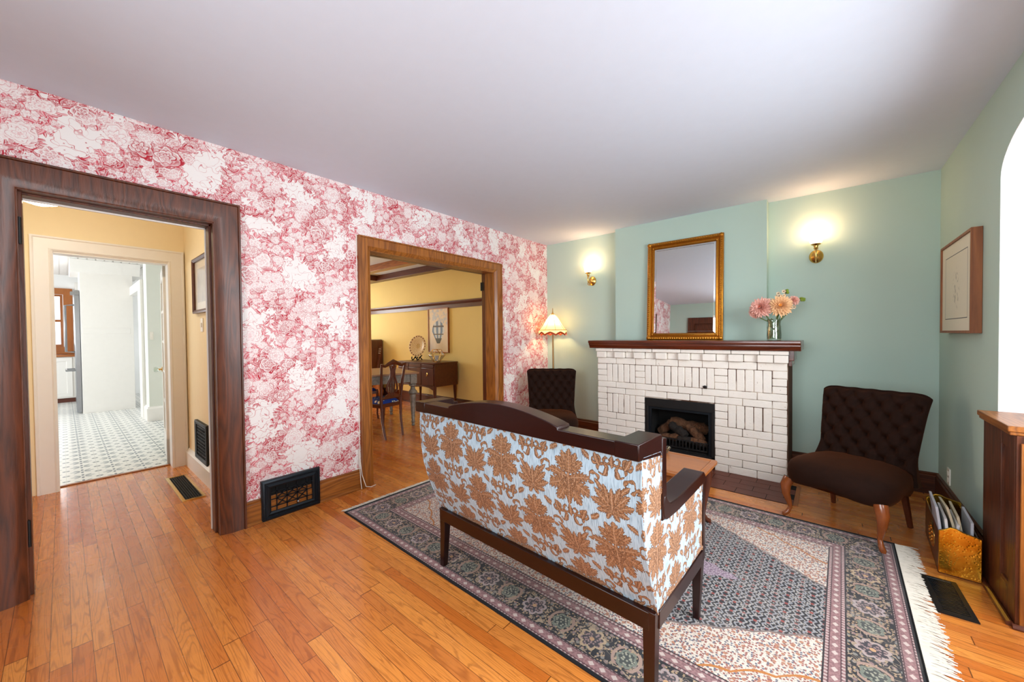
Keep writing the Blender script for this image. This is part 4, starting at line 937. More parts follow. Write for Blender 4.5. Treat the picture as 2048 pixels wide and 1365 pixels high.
# vase with dahlias on the mantel
VX, VY, VZ = 2.632, 3.93, 1.1975
vs_ = thing('glass_vase', 'clear glass vase with stems in water at the right mantel end', 'vase', (VX, VY, VZ))
obj('body', MB().lathe([(0.046, 0.0), (0.052, 0.006), (0.054, 0.05), (0.050, 0.10), (0.046, 0.14), (0.052, 0.185), (0.049, 0.185), (0.043, 0.14), (0.047, 0.10), (0.051, 0.05), (0.048, 0.012), (0.0001, 0.010)], (0, 0, 0), 28), 'vaseglass', vs_)
obj('water', MB().lathe([(0.0001, 0.013), (0.046, 0.014), (0.049, 0.05), (0.046, 0.09), (0.0001, 0.091)], (0, 0, 0), 24), mat_glass('vase_water', (0.80, 0.86, 0.74), 0.05), vs_)
def petal(mb, base, d, up, L, W, cup):
    d = Vector(d).normalized(); s_ = d.cross(Vector(up)).normalized(); n = s_.cross(d)
    b = Vector(base); rows = []
    for t, wv in ((0, 0.35), (0.35, 0.9), (0.7, 0.85), (1.0, 0.08)):
        c = b + d * (L * t) + n * (cup * t * t * L); rows += [c - s_ * (W * wv) + n * (0.25 * W * wv), c - n * (0.10 * W), c + s_ * (W * wv) + n * (0.25 * W * wv)]
    mb.add(rows, [(r * 3 + k, r * 3 + k + 1, r * 3 + k + 4, r * 3 + k + 3) for r in range(3) for k in range(2)])
def dahlia(label, head, face, R, pm, hm_, seed, foot, rings=8, part=None):
    rg = random.Random(seed); f = Vector(face).normalized(); a = f.cross(Vector((0, 0, 1))).normalized(); b = f.cross(a); hp = Vector(head)
    t = thing('dahlia', label, 'flower', (VX, VY, VZ), 0, 'dahlias in the vase on the mantel')
    mb = MB()
    for k in range(rings):
        fr_k = k / max(rings - 1, 1); n = int(20 - 9 * fr_k); tilt = math.radians(-12 + 78 * fr_k); L = R * (1.0 - 0.50 * fr_k)
        for i in range(n):
            an = 2 * PI * (i + 0.5 * (k % 2)) / n + rg.uniform(-0.09, 0.09); rad = a * math.cos(an) + b * math.sin(an)
            d = rad * math.cos(tilt) + f * math.sin(tilt)
            petal(mb, hp + f * (0.004 * k) + rad * 0.006, d, f, L * rg.uniform(0.88, 1.05), R * 0.15 * (1 - 0.3 * fr_k), rg.uniform(0.05, 0.22))
    obj('petals', mb, pm, t, fix=False)
    obj('flower_heart', MB().ball(hp + f * (R * 0.24), R * 0.20, 10), hm_, t)
    mid = (hp + Vector(foot)) / 2 + Vector((foot[0] * 0.2, 0, 0.02))
    obj('stem', MB().tube([hp - f * 0.004, hp * 0.72 + Vector((0, 0, 0.02)), Vector((hp.x * 0.25, hp.y * 0.2, 0.16)), Vector(foot)], 0.0042, 8), 'stem', t)
dahlia('large pink dahlia with a rust red heart on the left of the vase', (-0.085, -0.055, 0.285), (-0.25, -1, 0.15), 0.090, 'petal_pink', 'heart_red', 1, (0.028, 0.01, 0.02))
dahlia('large peach dahlia with a golden heart in the middle of the vase', (0.048, -0.060, 0.290), (0.1, -1, 0.18), 0.090, 'petal_peach', 'heart_yellow', 2, (-0.025, -0.01, 0.02))
dahlia('small pale dahlia hanging low at the far left of the vase', (-0.135, -0.035, 0.245), (-0.8, -1, -0.5), 0.055, 'petal_pink', 'heart_yellow', 3, (0.020, 0.02, 0.03), 5)
dahlia('pink dahlia bud tilted to the right behind the speckled flowers', (0.135, 0.0, 0.335), (0.7, -0.8, 0.35), 0.042, 'petal_pink', 'petal_pink', 4, (-0.03, 0.01, 0.03), 5)
def speckled(label, c, seed):
    rg = random.Random(seed); t = thing('spray_flower', label, 'flower', (VX, VY, VZ), 0, 'ivory speckled flowers in the vase'); c = Vector(c); mb = MB(); sp_ = MB()
    for i in range(9):
        p = c + Vector((rg.uniform(-0.035, 0.035), rg.uniform(-0.02, 0.02), rg.uniform(-0.035, 0.035)))
        for k in range(5):
            an = k * 2 * PI / 5 + i; petal(mb, p, (math.cos(an), -0.45, math.sin(an)), (0, -1, 0), 0.019, 0.008, 0.1)
        sp_.ball(p + Vector((0, -0.011, 0)), 0.0042, 6)
    obj('petals', mb, 'petal_white', t, fix=False); obj('stamens', sp_, 'char', t)['kind'] = 'stuff'
    obj('stem', MB().tube([c, c * 0.6 + Vector((0, 0, 0.06)), Vector((c.x * 0.2, 0.01, 0.15)), Vector((-c.x * 0.2, 0.015, 0.03))], 0.003, 6), 'stem', t)
speckled('ivory speckled flower spray standing above the peach dahlia', (0.052, 0.02, 0.385), 1)
speckled('ivory speckled flower spray to the right of the peach dahlia', (0.105, -0.005, 0.310), 2)
def sprig(label, c, seed):
    rg = random.Random(seed); t = thing('green_sprig', label, 'sprig', (VX, VY, VZ), 0, 'green sprigs in the vase'); c = Vector(c); mb = MB()
    for i in range(7): mb.ball(c + Vector((rg.uniform(-1, 1), rg.uniform(-1, 1), rg.uniform(-1, 1))) * 0.012, 0.011, 8)
    obj('bud', mb, 'leafgreen', t)
    obj('stem', MB().tube([c, c * 0.65 + Vector((0, 0.01, 0.05)), Vector((c.x * 0.2, 0.015, 0.16)), Vector((-c.x * 0.15, 0.02, 0.03))], 0.0028, 6), 'stem', t)
sprig('green bud at the very top of the bouquet', (0.085, 0.02, 0.415), 1)
sprig('green bud at the right edge of the bouquet', (0.190, 0.02, 0.345), 2)
lf = MB(); rl = random.Random(8)
for k in range(26):
    an = rl.uniform(0, 2 * PI); petal(lf, (0.02 * math.cos(an), 0.02 * math.sin(an), rl.uniform(0.03, 0.20)), (math.cos(an) * 0.6, math.sin(an) * 0.3, rl.uniform(-0.2, 1.0)), (0, 0, 1), rl.uniform(0.022, 0.036), 0.009, 0.1)
tag(obj('leaves', lf, 'stem', None, fix=False), 'dark green leaves and stems crowded in the glass vase', 'leaves', None, 'stuff').location = (VX, VY, VZ)

# picture on the right wall
pr = thing('framed_sketch', 'deep wooden box frame with a pale sketch on the right wall', 'picture', (XR, 3.66, 1.55))
obj('frame', MB().frame((-0.373, 0.373, -0.298, 0.298), [(0, -0.001), (0, -0.045), (0.016, -0.045), (0.016, -0.001)], 'yz'), wood('oiled_oak_frame', (104, 56, 26), (158, 96, 52), 'z', 22, 0.55, 0.0, 0.1), pr, 0.0015)
obj('mat_board', MB().box(-0.036, -0.030, -0.358, 0.358, -0.283, 0.283), 'print_s', pr, smooth=0)
tag(obj('wall_outlet', MB().box(XR - 0.008, XR, 3.95, 4.02, 0.185, 0.30).box(XR - 0.012, XR - 0.007, 3.97, 4.0, 0.205, 0.235).box(XR - 0.012, XR - 0.007, 3.97, 4.0, 0.25, 0.28), 'plastic', None, 0.002), 'white electrical outlet low on the right wall behind the armchair', 'outlet')

# ---- panelled half-wall post of the bay with a cap
pd = thing('half_wall_post', 'panelled oak half wall post with a wide cap at the bay opening', 'post', (3.60, 2.585, 0))
po = MB().box(0.0, 0.25, 0.0, 0.02, 0, 0.82)
po.box(0.0, 0.02, 0.0201, 0.085, 0, 0.82).box(0.0, 0.02, 0.185, 0.44, 0, 0.82).box(0.0, 0.02, 0.085, 0.185, 0, 0.13).box(0.0, 0.02, 0.085, 0.185, 0.75, 0.82).box(0.23, 0.25, 0.02, 0.44, 0, 0.82).box(0.02, 0.23, 0.42, 0.44, 0, 0.82)
obj('body', po, 'oakz', pd, 0.002)
obj('panel', MB().box(0.010, 0.016, 0.08, 0.19, 0.12, 0.76).prism([(0.085, 0.13), (0.185, 0.13), (0.175, 0.15), (0.095, 0.15)], 0.002, 0.014, 'yz'), 'oakz', pd, smooth=0)
obj('lit_side_board', MB().box(0.010, 0.25, -0.012, -0.0005, 0, 0.79), 'gold_oakz', pd, 0.002, label='near side board with window light put into its golden colour')  # window light on the near face painted in as lighter wood
obj('cap', MB().box(-0.025, 0.27, -0.002, 0.43, 0.835, 0.86).box(-0.018, 0.262, 0.004, 0.43, 0.82, 0.836).box(0.03, 0.24, -0.018, 0.0, 0.79, 0.822), 'gold_oaky', pd, 0.003, label='golden oak cap')
obj('quarter_round', MB().tube([(-0.012, 0.60, 0.008), (-0.012, 0.0, 0.008)], 0.013, 8).tube([(-0.010, -0.014, 0.008), (0.26, -0.014, 0.008)], 0.013, 8), 'walnuty', pd)

# ---- things on and by the papered wall
rg_ = thing('wall_register', 'large black cast iron wall register set in the oak baseboard', 'vent', (0.0, 1.046, 0.14))
obj('frame', MB().frame((-0.193, 0.193, -0.139, 0.14), [(0, 0.002), (0, 0.026), (0.008, 0.032), (0.018, 0.034), (0.024, 0.026), (0.030, 0.026), (0.044, 0.036), (0.056, 0.030), (0.056, 0.002)], 'yz'), 'iron', rg_, smooth=30)
lt = MB()
gw, gh = 0.137, 0.083
def bar2(a, b, w_=0.006): lt.obox((0.024, a[0], a[1]), (0.024, b[0], b[1]), 0.006, w_, (1, 0, 0))
for y_ in (-0.100, -0.034, 0.034, 0.100): bar2((y_, -gh), (y_, gh))
for z_ in (-0.052, 0.0, 0.052): bar2((-gw, z_), (gw, z_))
for i in range(3):
    ya, yb = -0.100 + i * 0.0667, -0.100 + (i + 1) * 0.0667
    for za, zb in ((-0.052, 0.0), (0.0, 0.052)): bar2((ya, za), (yb, zb)); bar2((ya, zb), (yb, za))
obj('lattice', lt, 'iron', rg_, smooth=0)
obj('backing', MB().box(0.002, 0.006, -0.15, 0.15, -0.10, 0.10), 'dark', rg_, smooth=0)
obj('damper_lever', MB().ball((0.03, 0.036, -0.066), 0.009, 8).tube([(0.01, 0.036, -0.07), (0.035, 0.036, -0.064)], 0.004), 'steel', rg_)
tag(obj('wall_thermostat', MB().box(0.0, 0.018, 3.408, 3.436, 1.40, 1.49).box(0.018, 0.020, 3.414, 3.430, 1.44, 1.475), 'plastic', None, 0.003), 'small white box on the wallpaper right of the dining opening', 'thermostat')
cd = MB().tube([(0.006, 1.570, 2.11), (0.006, 1.571, 1.6), (0.006, 1.570, 1.0), (0.006, 1.571, 0.42), (0.012, 1.568, 0.34), (0.018, 1.566, 0.25), (0.03, 1.575, 0.12), (0.045, 1.60, 0.02), (0.05, 1.64, 0.005), (0.04, 1.69, 0.005)], 0.0032, 8)
cd.tube([(0.012, 1.568, 0.34), (0.024, 1.560, 0.20), (0.030, 1.562, 0.08), (0.034, 1.568, 0.006)], 0.003, 8)
tag(obj('white_cord', cd, 'plastic', None), 'white cord running down beside the dining room casing to the floor', 'cord')

# ================================================================== RUG
RC = (1.8075, 2.217); RR = math.radians(-1.2)
rug = thing('persian_rug', 'fringed persian rug in pink, black and ivory under the settee', 'rug', (RC[0], RC[1], 0), RR)
def rugpt(u, v):
    return ((u - 0.5) * 2.93, (v - 0.5) * 1.93, 0.006 - 0.003 * (max(abs(u - 0.5) * 2, abs(v - 0.5) * 2) > 0.995))
obj('pile', MB().grid(rugpt, 60, 40), 'rug', rug, fix=False, smooth=0, uv=lambda c, n: (c.x, c.y))
obj('edge', MB().frame((-1.467, 1.467, -0.967, 0.967), [(0, 0.0), (0.0, 0.007), (0.004, 0.0095), (0.008, 0.0), ], 'xy'), plain('black_rug_binding', (20, 22, 26), 0.95), rug, smooth=0)
rf = random.Random(21)
def fringe(sx, length):
    mb = MB(); n = 640
    for k in range(n):
        y = -0.96 + 1.92 * (k + rf.random()) / n; x0 = sx * 1.466; L = length * rf.uniform(0.75, 1.12); dy = rf.gauss(0, 0.016); w_ = rf.uniform(0.0018, 0.0032); z = rf.uniform(0.002, 0.007)
        pts = [(x0, y, 0.007), (x0 + sx * L * 0.4, y + dy * 0.3, z + 0.002), (x0 + sx * L * 0.75, y + dy * 0.7 + rf.gauss(0, 0.003), z), (x0 + sx * L, y + dy + rf.gauss(0, 0.006), 0.0025)]
        mb.tube(pts, [w_, w_, w_, w_ * 0.6], 4)
    o = obj('fringe', mb, 'fringe', rug, fix=False); o['kind'] = 'stuff'; return o
fringe(1, 0.088); fringe(-1, 0.042)

# ================================================================== SETTEE
SR = math.radians(-2.6)
so = thing('settee', 'blue and brown damask settee with a dark mahogany frame seen from behind', 'settee', (1.348, 1.305, 0.007), SR)
W = 1.2
prof_o = [(0.022, 0.315), (0.006, 0.36), (-0.030, 0.445), (-0.062, 0.53), (-0.082, 0.60), (-0.096, 0.70), (-0.101, 0.79), (-0.100, 0.870)]
prof_i = [(0.0, 0.870), (0.03, 0.78), (0.06, 0.66), (0.09, 0.52), (0.11, 0.42), (0.13, 0.315)]
arc = {}
s_ = 0.0
for i, p in enumerate(prof_o):
    if i: s_ += math.hypot(p[0] - prof_o[i - 1][0], p[1] - prof_o[i - 1][1])
def uv_set(c, n):
    if abs(n.x) > 0.7: return (c.y + 0.045, c.z * 1.03 - 0.02)
    return (c.x - 0.02, c.z * 1.03 - 0.02)
# back, as a fine sheet with a soft crown
def back_out(u, v):
    t = v * (len(prof_o) - 1); i = min(int(t), len(prof_o) - 2); f = t - i
    a, b = prof_o[i], prof_o[i + 1]; y = a[0] + (b[0] - a[0]) * f; z = a[1] + (b[1] - a[1]) * f
    ed = 1 - abs(2 * u - 1) ** 6
    return (u * W, y - 0.006 * ed * math.sin(PI * v), z)
bm_ = MB().grid(back_out, 48, 28)
nO = len(bm_.v)
pi_ = prof_o[::-1] + []
bm_.prism([prof_o[0]] + [prof_o[-1]] + prof_i, 0.0, W, 'yz')
back = obj('back', MB().prism([(p[0] + 0.004, p[1]) for p in prof_o] + prof_i, 0.002, W - 0.002, 'yz'), 'damask', so, 0, uv=uv_set, smooth=50)
obj('outer_back', MB().grid(back_out, 48, 28), 'damask', so, 0, uv=uv_set, fix=False)
side = [(0.020, 0.315), (0.508, 0.325), (0.522, 0.345), (0.520, 0.45), (0.518, 0.60), (0.508, 0.622), (0.30, 0.615), (0.17, 0.618), (0.105, 0.630), (0.070, 0.665), (0.058, 0.72), (0.056, 0.845), (0.045, 0.862), (-0.095, 0.875)] + prof_o[::-1][1:]
for nm, x0, x1 in (('right', W - 0.055, W), ('left', 0.0, 0.055)):
    obj('side_panel', MB().prism(side, x0, x1, 'yz'), 'damask', so, 0.003, 2, uv=uv_set, label='damask covered %s side below the arm' % nm)
for x in (0.0, W):
    obj('piping', MB().tube([(x, p[0], p[1]) for p in prof_o], 0.0045, 8), 'damask', so, uv=uv_set)
    obj('piping', MB().tube([(x, y, z) for y, z in side[1:14]], 0.0042, 8), 'damask', so, uv=uv_set)
def seat_pt(u, v):
    a = u; cx = (a - 0.5) * 2; cy = (v - 0.5) * 2
    return (0.06 + a * (W - 0.12), 0.06 + v * 0.455, 0.40 + 0.055 * (1 - abs(cx) ** 6) ** 0.5 * (1 - abs(cy) ** 4) ** 0.5)
sm_ = MB().grid(seat_pt, 40, 20); sm_.box(0.06, W - 0.06, 0.06, 0.515, 0.32, 0.41)
obj('seat', sm_, 'damask', so, uv=lambda c, n: (c.x, c.y), smooth=60)
# wooden frame
def arch_z(u):
    t = (u - 0.27) / 0.63
    return 0.921 if t < 0 or t > 1 else 0.930 + 0.046 * math.sin(PI * t) ** 0.85
us = [0.0, 0.268] + [0.27 + 0.63 * k / 24 for k in range(25)] + [0.902, W]
tr = MB().prism([(0.0, 0.872), (W, 0.872)] + [(u, arch_z(u)) for u in us[::-1]], -0.128, -0.052, 'xz')
obj('top_rail', tr, 'mahogx', so, 0.003, smooth=25, label='mahogany top rail with a low arch')
for x0, x1 in ((W - 0.078, W + 0.004), (-0.004, 0.078)):
    obj('wing_rail', MB().prism([(-0.129, 0.870), (0.058, 0.846), (0.062, 0.905), (0.050, 0.921), (-0.129, 0.923)], x0, x1, 'yz'), 'mahogy', so, 0.003)
    obj('wing_post', MB().prism([(0.056, 0.62), (0.098, 0.62), (0.092, 0.75), (0.092, 0.90), (0.056, 0.905)], x0 + 0.008, x1 + 0.002 if x1 > 1 else x1 - 0.006, 'yz'), 'mahogz', so, 0.002)
    arm_p = rounded([(0.070, 0.700), (0.060, 0.640), (0.085, 0.612), (0.20, 0.606), (0.40, 0.610), (0.520, 0.616), (0.545, 0.616), (0.545, 0.640), (0.520, 0.664), (0.40, 0.660), (0.22, 0.655), (0.12, 0.660), (0.085, 0.70)], [0, 0.02, 0.02, 0, 0, 0, 0.004, 0.02, 0.01, 0, 0, 0.03, 0], 4)
    obj('armrest', MB().prism(arm_p, x0 + 0.002, x1 + 0.004, 'yz'), 'mahogy', so, 0.004)
    obj('arm_post', MB().prism([(0.515, 0.275), (0.545, 0.275), (0.545, 0.62), (0.515, 0.62)], x0 + 0.02, x1 + 0.001, 'yz'), 'mahogz', so, 0.002)
    obj('side_rail', MB().box(x0 + 0.03, x1 - 0.0, 0.03, 0.52, 0.258, 0.320), 'mahogy', so, 0.003)
obj('back_rail', MB().box(0.03, W - 0.02, -0.002, 0.038, 0.258, 0.322), 'mahogx', so, 0.003)
obj('front_rail', MB().box(0.03, W - 0.02, 0.505, 0.545, 0.258, 0.330), 'mahogx', so, 0.003)
def leg_t(x, y, w0, w1, sx, sy, z1=0.325):
    vs = []
    for z, w_, ox, oy in ((0, w1, sx, sy), (z1 * 0.55, (w0 + w1) / 2 * 0.97, sx * 0.30, sy * 0.30), (z1, w0, 0, 0)):
        for i, j in ((-1, -1), (1, -1), (1, 1), (-1, 1)): vs.append((x + ox + i * w_ / 2, y + oy + j * w_ / 2, z))
    return MB().add(vs, [(3, 2, 1, 0), (8, 9, 10, 11)] + [(k * 4 + i, k * 4 + (i + 1) % 4, (k + 1) * 4 + (i + 1) % 4, (k + 1) * 4 + i) for k in range(2) for i in range(4)])
obj('leg', leg_t(0.040, 0.022, 0.046, 0.030, -0.020, 0.0), 'mahogz', so, 0.002); obj('leg', leg_t(W - 0.022, 0.022, 0.046, 0.036, 0.0, -0.004), 'mahogz', so, 0.002)
obj('leg', leg_t(0.030, 0.524, 0.044, 0.026, 0.010, 0.008, 0.30), 'mahogz', so, 0.002); obj('leg', leg_t(W - 0.020, 0.524, 0.044, 0.026, -0.008, 0.008, 0.30), 'mahogz', so, 0.002)

# ================================================================== TUFTED ARMCHAIRS
def cabriole(x, y, ztop, sx, sy, k=1.0):
    pts = [(x, y, ztop), (x + sx * 0.020, y + sy * 0.020, ztop - 0.05), (x + sx * 0.018, y + sy * 0.018, ztop - 0.11), (x + sx * 0.002, y + sy * 0.002, ztop * 0.35), (x - sx * 0.004, y - sy * 0.004, 0.06), (x + sx * 0.010, y + sy * 0.010, 0.025), (x + sx * 0.026, y + sy * 0.026, 0.012), (x + sx * 0.030, y + sy * 0.030, 0.0)]
    return MB().tube(pts, [0.040 * k, 0.036 * k, 0.027 * k, 0.018 * k, 0.014 * k, 0.017 * k, 0.018 * k, 0.012 * k], 12)
def armchair(label, loc, rz):
    t = thing('armchair', label, 'armchair', loc, rz, 'brown tufted velvet chairs by the fireplace')
    def halfw(v): return 0.250 + 0.038 * v ** 1.3 + 0.038 * max(0.0, 1 - v / 0.30) ** 1.6
    def tuft(xx, zz):
        a = xx / 0.098 + zz / 0.135; b = xx / 0.098 - zz / 0.135
        da = abs(a - round(a)); db = abs(b - round(b))
        cr = math.exp(-(da / 0.10) ** 2) + math.exp(-(db / 0.10) ** 2)
        ax, az = (round(a) + round(b)) / 2 * 0.098, (round(a) - round(b)) / 2 * 0.135
        d2 = (xx - ax) ** 2 + (zz - az) ** 2
        return 0.010 * min(cr, 1.2) + 0.030 * math.exp(-d2 / 0.00042)
    def front(u, v):
        s = 2 * u - 1; hw = halfw(v); x = s * hw; z = 0.31 + 0.545 * v
        cor = 1.0
        z -= 0.030 * (max(abs(s) - 0.80, 0) / 0.20) ** 2.2 * max(0, (v - 0.75) / 0.25) ** 1.5 + 0.006 * (1 - math.cos(x / 0.098 * 2 * PI)) * 0.5 * max(0, (v - 0.85) / 0.15)
        edge = (1 - abs(s) ** 10) * (1 - (max(v - 0.5, 0) * 2) ** 14)
        env = min(1, (1 - abs(s)) * 9) * min(1, (1 - v) * 12)
        y = 0.165 + 0.115 * v + 0.03 * v * v - 0.040 * edge ** 0.5 + 0.03 * abs(s) ** 3 * 0 + tuft(x + 0.049, z - 0.36) * env
        y -= 0.045 * max(0, 0.28 - v) * max(abs(s) - 0.5, 0) * 8
        return (x, y, z)
    def rear(u, v):
        s = 1 - 2 * u; hw = halfw(v); z = 0.31 + 0.545 * v
        z -= 0.030 * (max(abs(s) - 0.80, 0) / 0.20) ** 2.2 * max(0, (v - 0.75) / 0.25) ** 1.5
        return (s * hw, 0.165 + 0.115 * v + 0.03 * v * v + 0.055 * ((1 - abs(s) ** 6) * (1 - v ** 10)) ** 0.5 + 0.008, z)
    nb = MB().grid(front, 72, 64).grid(rear, 24, 24)
    def wrap(f1, f2): pass
    # closing strips along the rim
    n = 40
    def rimL(u, v): a = Vector(front(0, u)); b = Vector(rear(1, u)); return tuple(a.lerp(b, v))
    def rimR(u, v): a = Vector(front(1, u)); b = Vector(rear(0, u)); return tuple(a.lerp(b, v))
    def rimT(u, v): a = Vector(front(u, 1)); b = Vector(rear(1 - u, 1)); return tuple(a.lerp(b, v) + Vector((0, 0, 0.010 * math.sin(PI * v))))
    nb.grid(rimL, n, 3).grid(rimR, n, 3).grid(rimT, 48, 4)
    obj('backrest', nb, 'velvet', t, smooth=70)
    st = MB(); vs = []; fs = []; nn = 56
    lv_ = [(0.84, 0.235), (0.95, 0.245), (0.985, 0.27), (1.0, 0.31), (0.99, 0.345), (0.955, 0.372), (0.88, 0.393), (0.72, 0.410), (0.45, 0.420), (0.0001, 0.424)]
    for k, (sc_, z) in enumerate(lv_):
        for i in range(nn):
            a = 2 * PI * i / nn; ca, sa = math.cos(a), math.sin(a); e = 2 / 3.6
            x = math.copysign(abs(ca) ** e, ca); y = math.copysign(abs(sa) ** e, sa)
            wy = 0.285 if y < 0 else 0.27; wx = 0.295 - 0.03 * (y + 1) / 2
            bow = -0.018 * (1 - x * x) if y < 0 else 0
            zz = z
            if k < 3: zz = z + 0.035 * (1 - min(1, abs(x) * abs(y) * 1.4)) * (1 if y < 0.3 else 0.5)
            vs.append((x * wx * sc_, y * wy * sc_ + bow * sc_ - 0.01, zz))
    for k in range(len(lv_) - 1):
        for i in range(nn): fs.append((k * nn + i, k * nn + (i + 1) % nn, (k + 1) * nn + (i + 1) % nn, (k + 1) * nn + i))
    fs.append(tuple(range(nn - 1, -1, -1))); st.add(vs, fs)
    obj('seat', st, 'velvet', t, smooth=70)
    for sx in (-1, 1):
        obj('leg', cabriole(sx * 0.238, -0.235, 0.262, sx * 0.8, -0.9, 0.88), M['chairleg'], t, label='carved honey brown cabriole front leg')
        obj('leg', MB().tube([(sx * 0.19, 0.20, 0.27), (sx * 0.205, 0.27, 0.0)], [0.022, 0.015], 8), 'walnutz', t)
    return t
armchair('brown tufted velvet armchair left of the fireplace under the floor lamp', (0.663, 3.436, 0.004), math.radians(33.8))
armchair('brown tufted velvet armchair right of the fireplace beside the brass box', (3.10, 3.32, 0.004), math.radians(-24))

# ================================================================== COFFEE TABLE
ct = thing('coffee_table', 'low honey coloured coffee table with cabriole legs before the fire', 'table', (2.0, 2.58, 0.007), math.radians(-1.5))
tp = rounded([(-0.47, -0.215), (0.425, -0.215), (0.425, 0.215), (-0.47, 0.215)], 0.03, 5)
obj('tabletop', MB().prism(tp, 0.394, 0.412, 'xy').frame((-0.445, 0.40, -0.19, 0.19), [(0, 0.411), (0.0, 0.4135), (0.008, 0.4155), (0.016, 0.411)], 'xy'), 'fruitx', ct, 0.004)
obj('apron', MB().box(-0.42, 0.375, -0.165, -0.148, 0.325, 0.394).box(-0.42, 0.375, 0.148, 0.165, 0.325, 0.394).box(-0.42, -0.40, -0.165, 0.165, 0.325, 0.394).box(0.358, 0.375, -0.165, 0.165, 0.325, 0.394), 'fruitx', ct, 0.003)
for sx in (-0.395, 0.355):
    for sy in (-0.15, 0.15):
        obj('leg', cabriole(sx, sy, 0.385, math.copysign(0.9, sx), math.copysign(0.9, sy), 0.85), 'walnutz', ct)
        cv = MB()
        for k in range(5): cv.ball((sx + math.copysign(0.026, sx) * (1 - k * 0.08), sy + math.copysign(0.022, sy) + (k % 2) * 0.008, 0.375 - k * 0.020), 0.013 - k * 0.0012, 8)
        obj('carved_knee', cv, 'greywood', ct)  # bluish reflection on the carving painted in as grey
dish = thing('glass_dish', 'small clear glass dish on the far edge of the coffee table', 'dish', (2.09, 2.735, 0.4195))
obj('body', MB().lathe([(0.025, 0.0), (0.032, 0.004), (0.048, 0.035), (0.050, 0.040), (0.045, 0.038), (0.030, 0.008), (0.0001, 0.006)], (0, 0, 0), 20), 'vaseglass', dish)

# ================================================================== BRASS MAGAZINE BOX
mgx = thing('magazine_box', 'hammered brass and wood magazine box by the right wall', 'magazine box', (3.433, 2.925, 0), math.radians(-3))
fpz = lambda x: 0.205 + 0.030 * math.exp(-((x - 0.045) / 0.03) ** 2) + 0.0 * x
front_p = [(0.0, 0.006), (0.145, 0.006), (0.145, 0.225), (0.120, 0.232), (0.085, 0.240), (0.060, 0.252), (0.040, 0.252), (0.020, 0.236), (0.0, 0.226)]
obj('end_panel', MB().prism(front_p, -0.004, 0.008, 'xz'), 'hammered', mgx, 0.003, label='hammered brass end')
obj('end_panel', MB().prism(front_p, 0.545, 0.557, 'xz'), 'hammered', mgx, 0.003)
obj('side_panel', MB().prism([(0.004, 0.0), (0.55, 0.0), (0.55, 0.205), (0.004, 0.205)], 0.0, 0.008, 'yz').prism([(0.004, 0.0), (0.55, 0.0), (0.55, 0.205), (0.004, 0.205)], 0.137, 0.145, 'yz').box(0, 0.145, 0.004, 0.55, 0.0, 0.012), 'walnuty', mgx, 0.002)
em = MB().lathe([(0.0001, 0.006), (0.02, 0.005), (0.045, 0.004), (0.058, 0.005), (0.064, 0.003), (0.066, 0.0)], (0, 0.24, 0.115), 24, 'x', 1.5, 1.0)
for i in range(len(em.v)): em.v[i] = (-abs(em.v[i][0]) - 0.0, em.v[i][1], em.v[i][2])
for k in range(10):
    a = k * PI / 5; em.ball((-0.006, 0.24 + 0.055 * math.cos(a), 0.115 + 0.036 * math.sin(a)), 0.010, 8, 0.5, 1, 1)
obj('emblem', em, 'brass', mgx, label='oval embossed brass emblem')
for i, (x, y0, y1, h, tl, m_, lb) in enumerate(((0.018, 0.03, 0.30, 0.335, -0.05, 'papergrey', 'pale grey folder against the left side of the brass box'), (0.040, 0.02, 0.28, 0.285, -0.03, 'paperwhite', 'white magazine second from the left in the brass box'), (0.062, 0.03, 0.27, 0.262, 0.02, 'paperwhite', 'white envelope in the middle of the brass box'), (0.080, 0.06, 0.33, 0.335, -0.10, 'papertan', 'curled buff magazine leaning out of the brass box'), (0.098, 0.05, 0.30, 0.300, -0.06, 'papertan', 'buff magazine behind the curled one in the brass box'), (0.118, 0.04, 0.29, 0.285, 0.0, 'papergrey', 'grey white booklet at the right side of the brass box'))):
    mg = MB()
    def pg(u, v, x=x, y0=y0, y1=y1, h=h, tl=tl, off=0.0): return (x + off + tl * (v ** 2) * 0.45, y0 + (y1 - y0) * u, 0.014 + (h - 0.014) * v - 0.03 * u * (i == 3))
    mg.grid(lambda u, v: pg(u, v, off=-0.005), 4, 8).grid(lambda u, v: pg(u, v, off=0.005), 4, 8)
    for e0 in (0, 1): mg.grid(lambda u, v, e0=e0: pg(e0, v, off=-0.005 + 0.01 * u), 1, 8); mg.grid(lambda u, v, e0=e0: pg(u, e0, off=-0.005 + 0.01 * v), 4, 1)
    o = tag(obj('magazine', mg, m_, None, smooth=30), lb, 'magazine', 'papers in the brass box')
    o.location = (3.433, 2.925, 0); o.rotation_euler = (0, 0, math.radians(-3))

# ================================================================== DINING ROOM FURNITURE
sb = thing('sideboard', 'dark walnut sideboard with a scalloped apron against the ochre wall', 'sideboard', (-2.235, 3.97, 0))
sw, sd = 0.515, 0.25
obj('body', MB().box(-sw + 0.02, sw - 0.02, -sd + 0.02, sd, 0.455, 0.815), 'walnutx', sb, 0.004)
obj('top', MB().prism(rounded([(-sw, -sd), (sw, -sd), (sw, sd), (-sw, sd)], 0.02), 0.815, 0.837, 'xy'), 'walnutx', sb, 0.003)
ap = [(-sw + 0.02, 0.46), (sw - 0.02, 0.46), (sw - 0.02, 0.39), (sw - 0.06, 0.40), (sw - 0.16, 0.435), (0.2, 0.445), (0.0, 0.425), (-0.2, 0.445), (-sw + 0.16, 0.435), (-sw + 0.06, 0.40), (-sw + 0.02, 0.39)]
obj('apron', MB().prism(ap, -sd + 0.015, -sd + 0.035, 'xz'), 'walnutx', sb, 0.002)
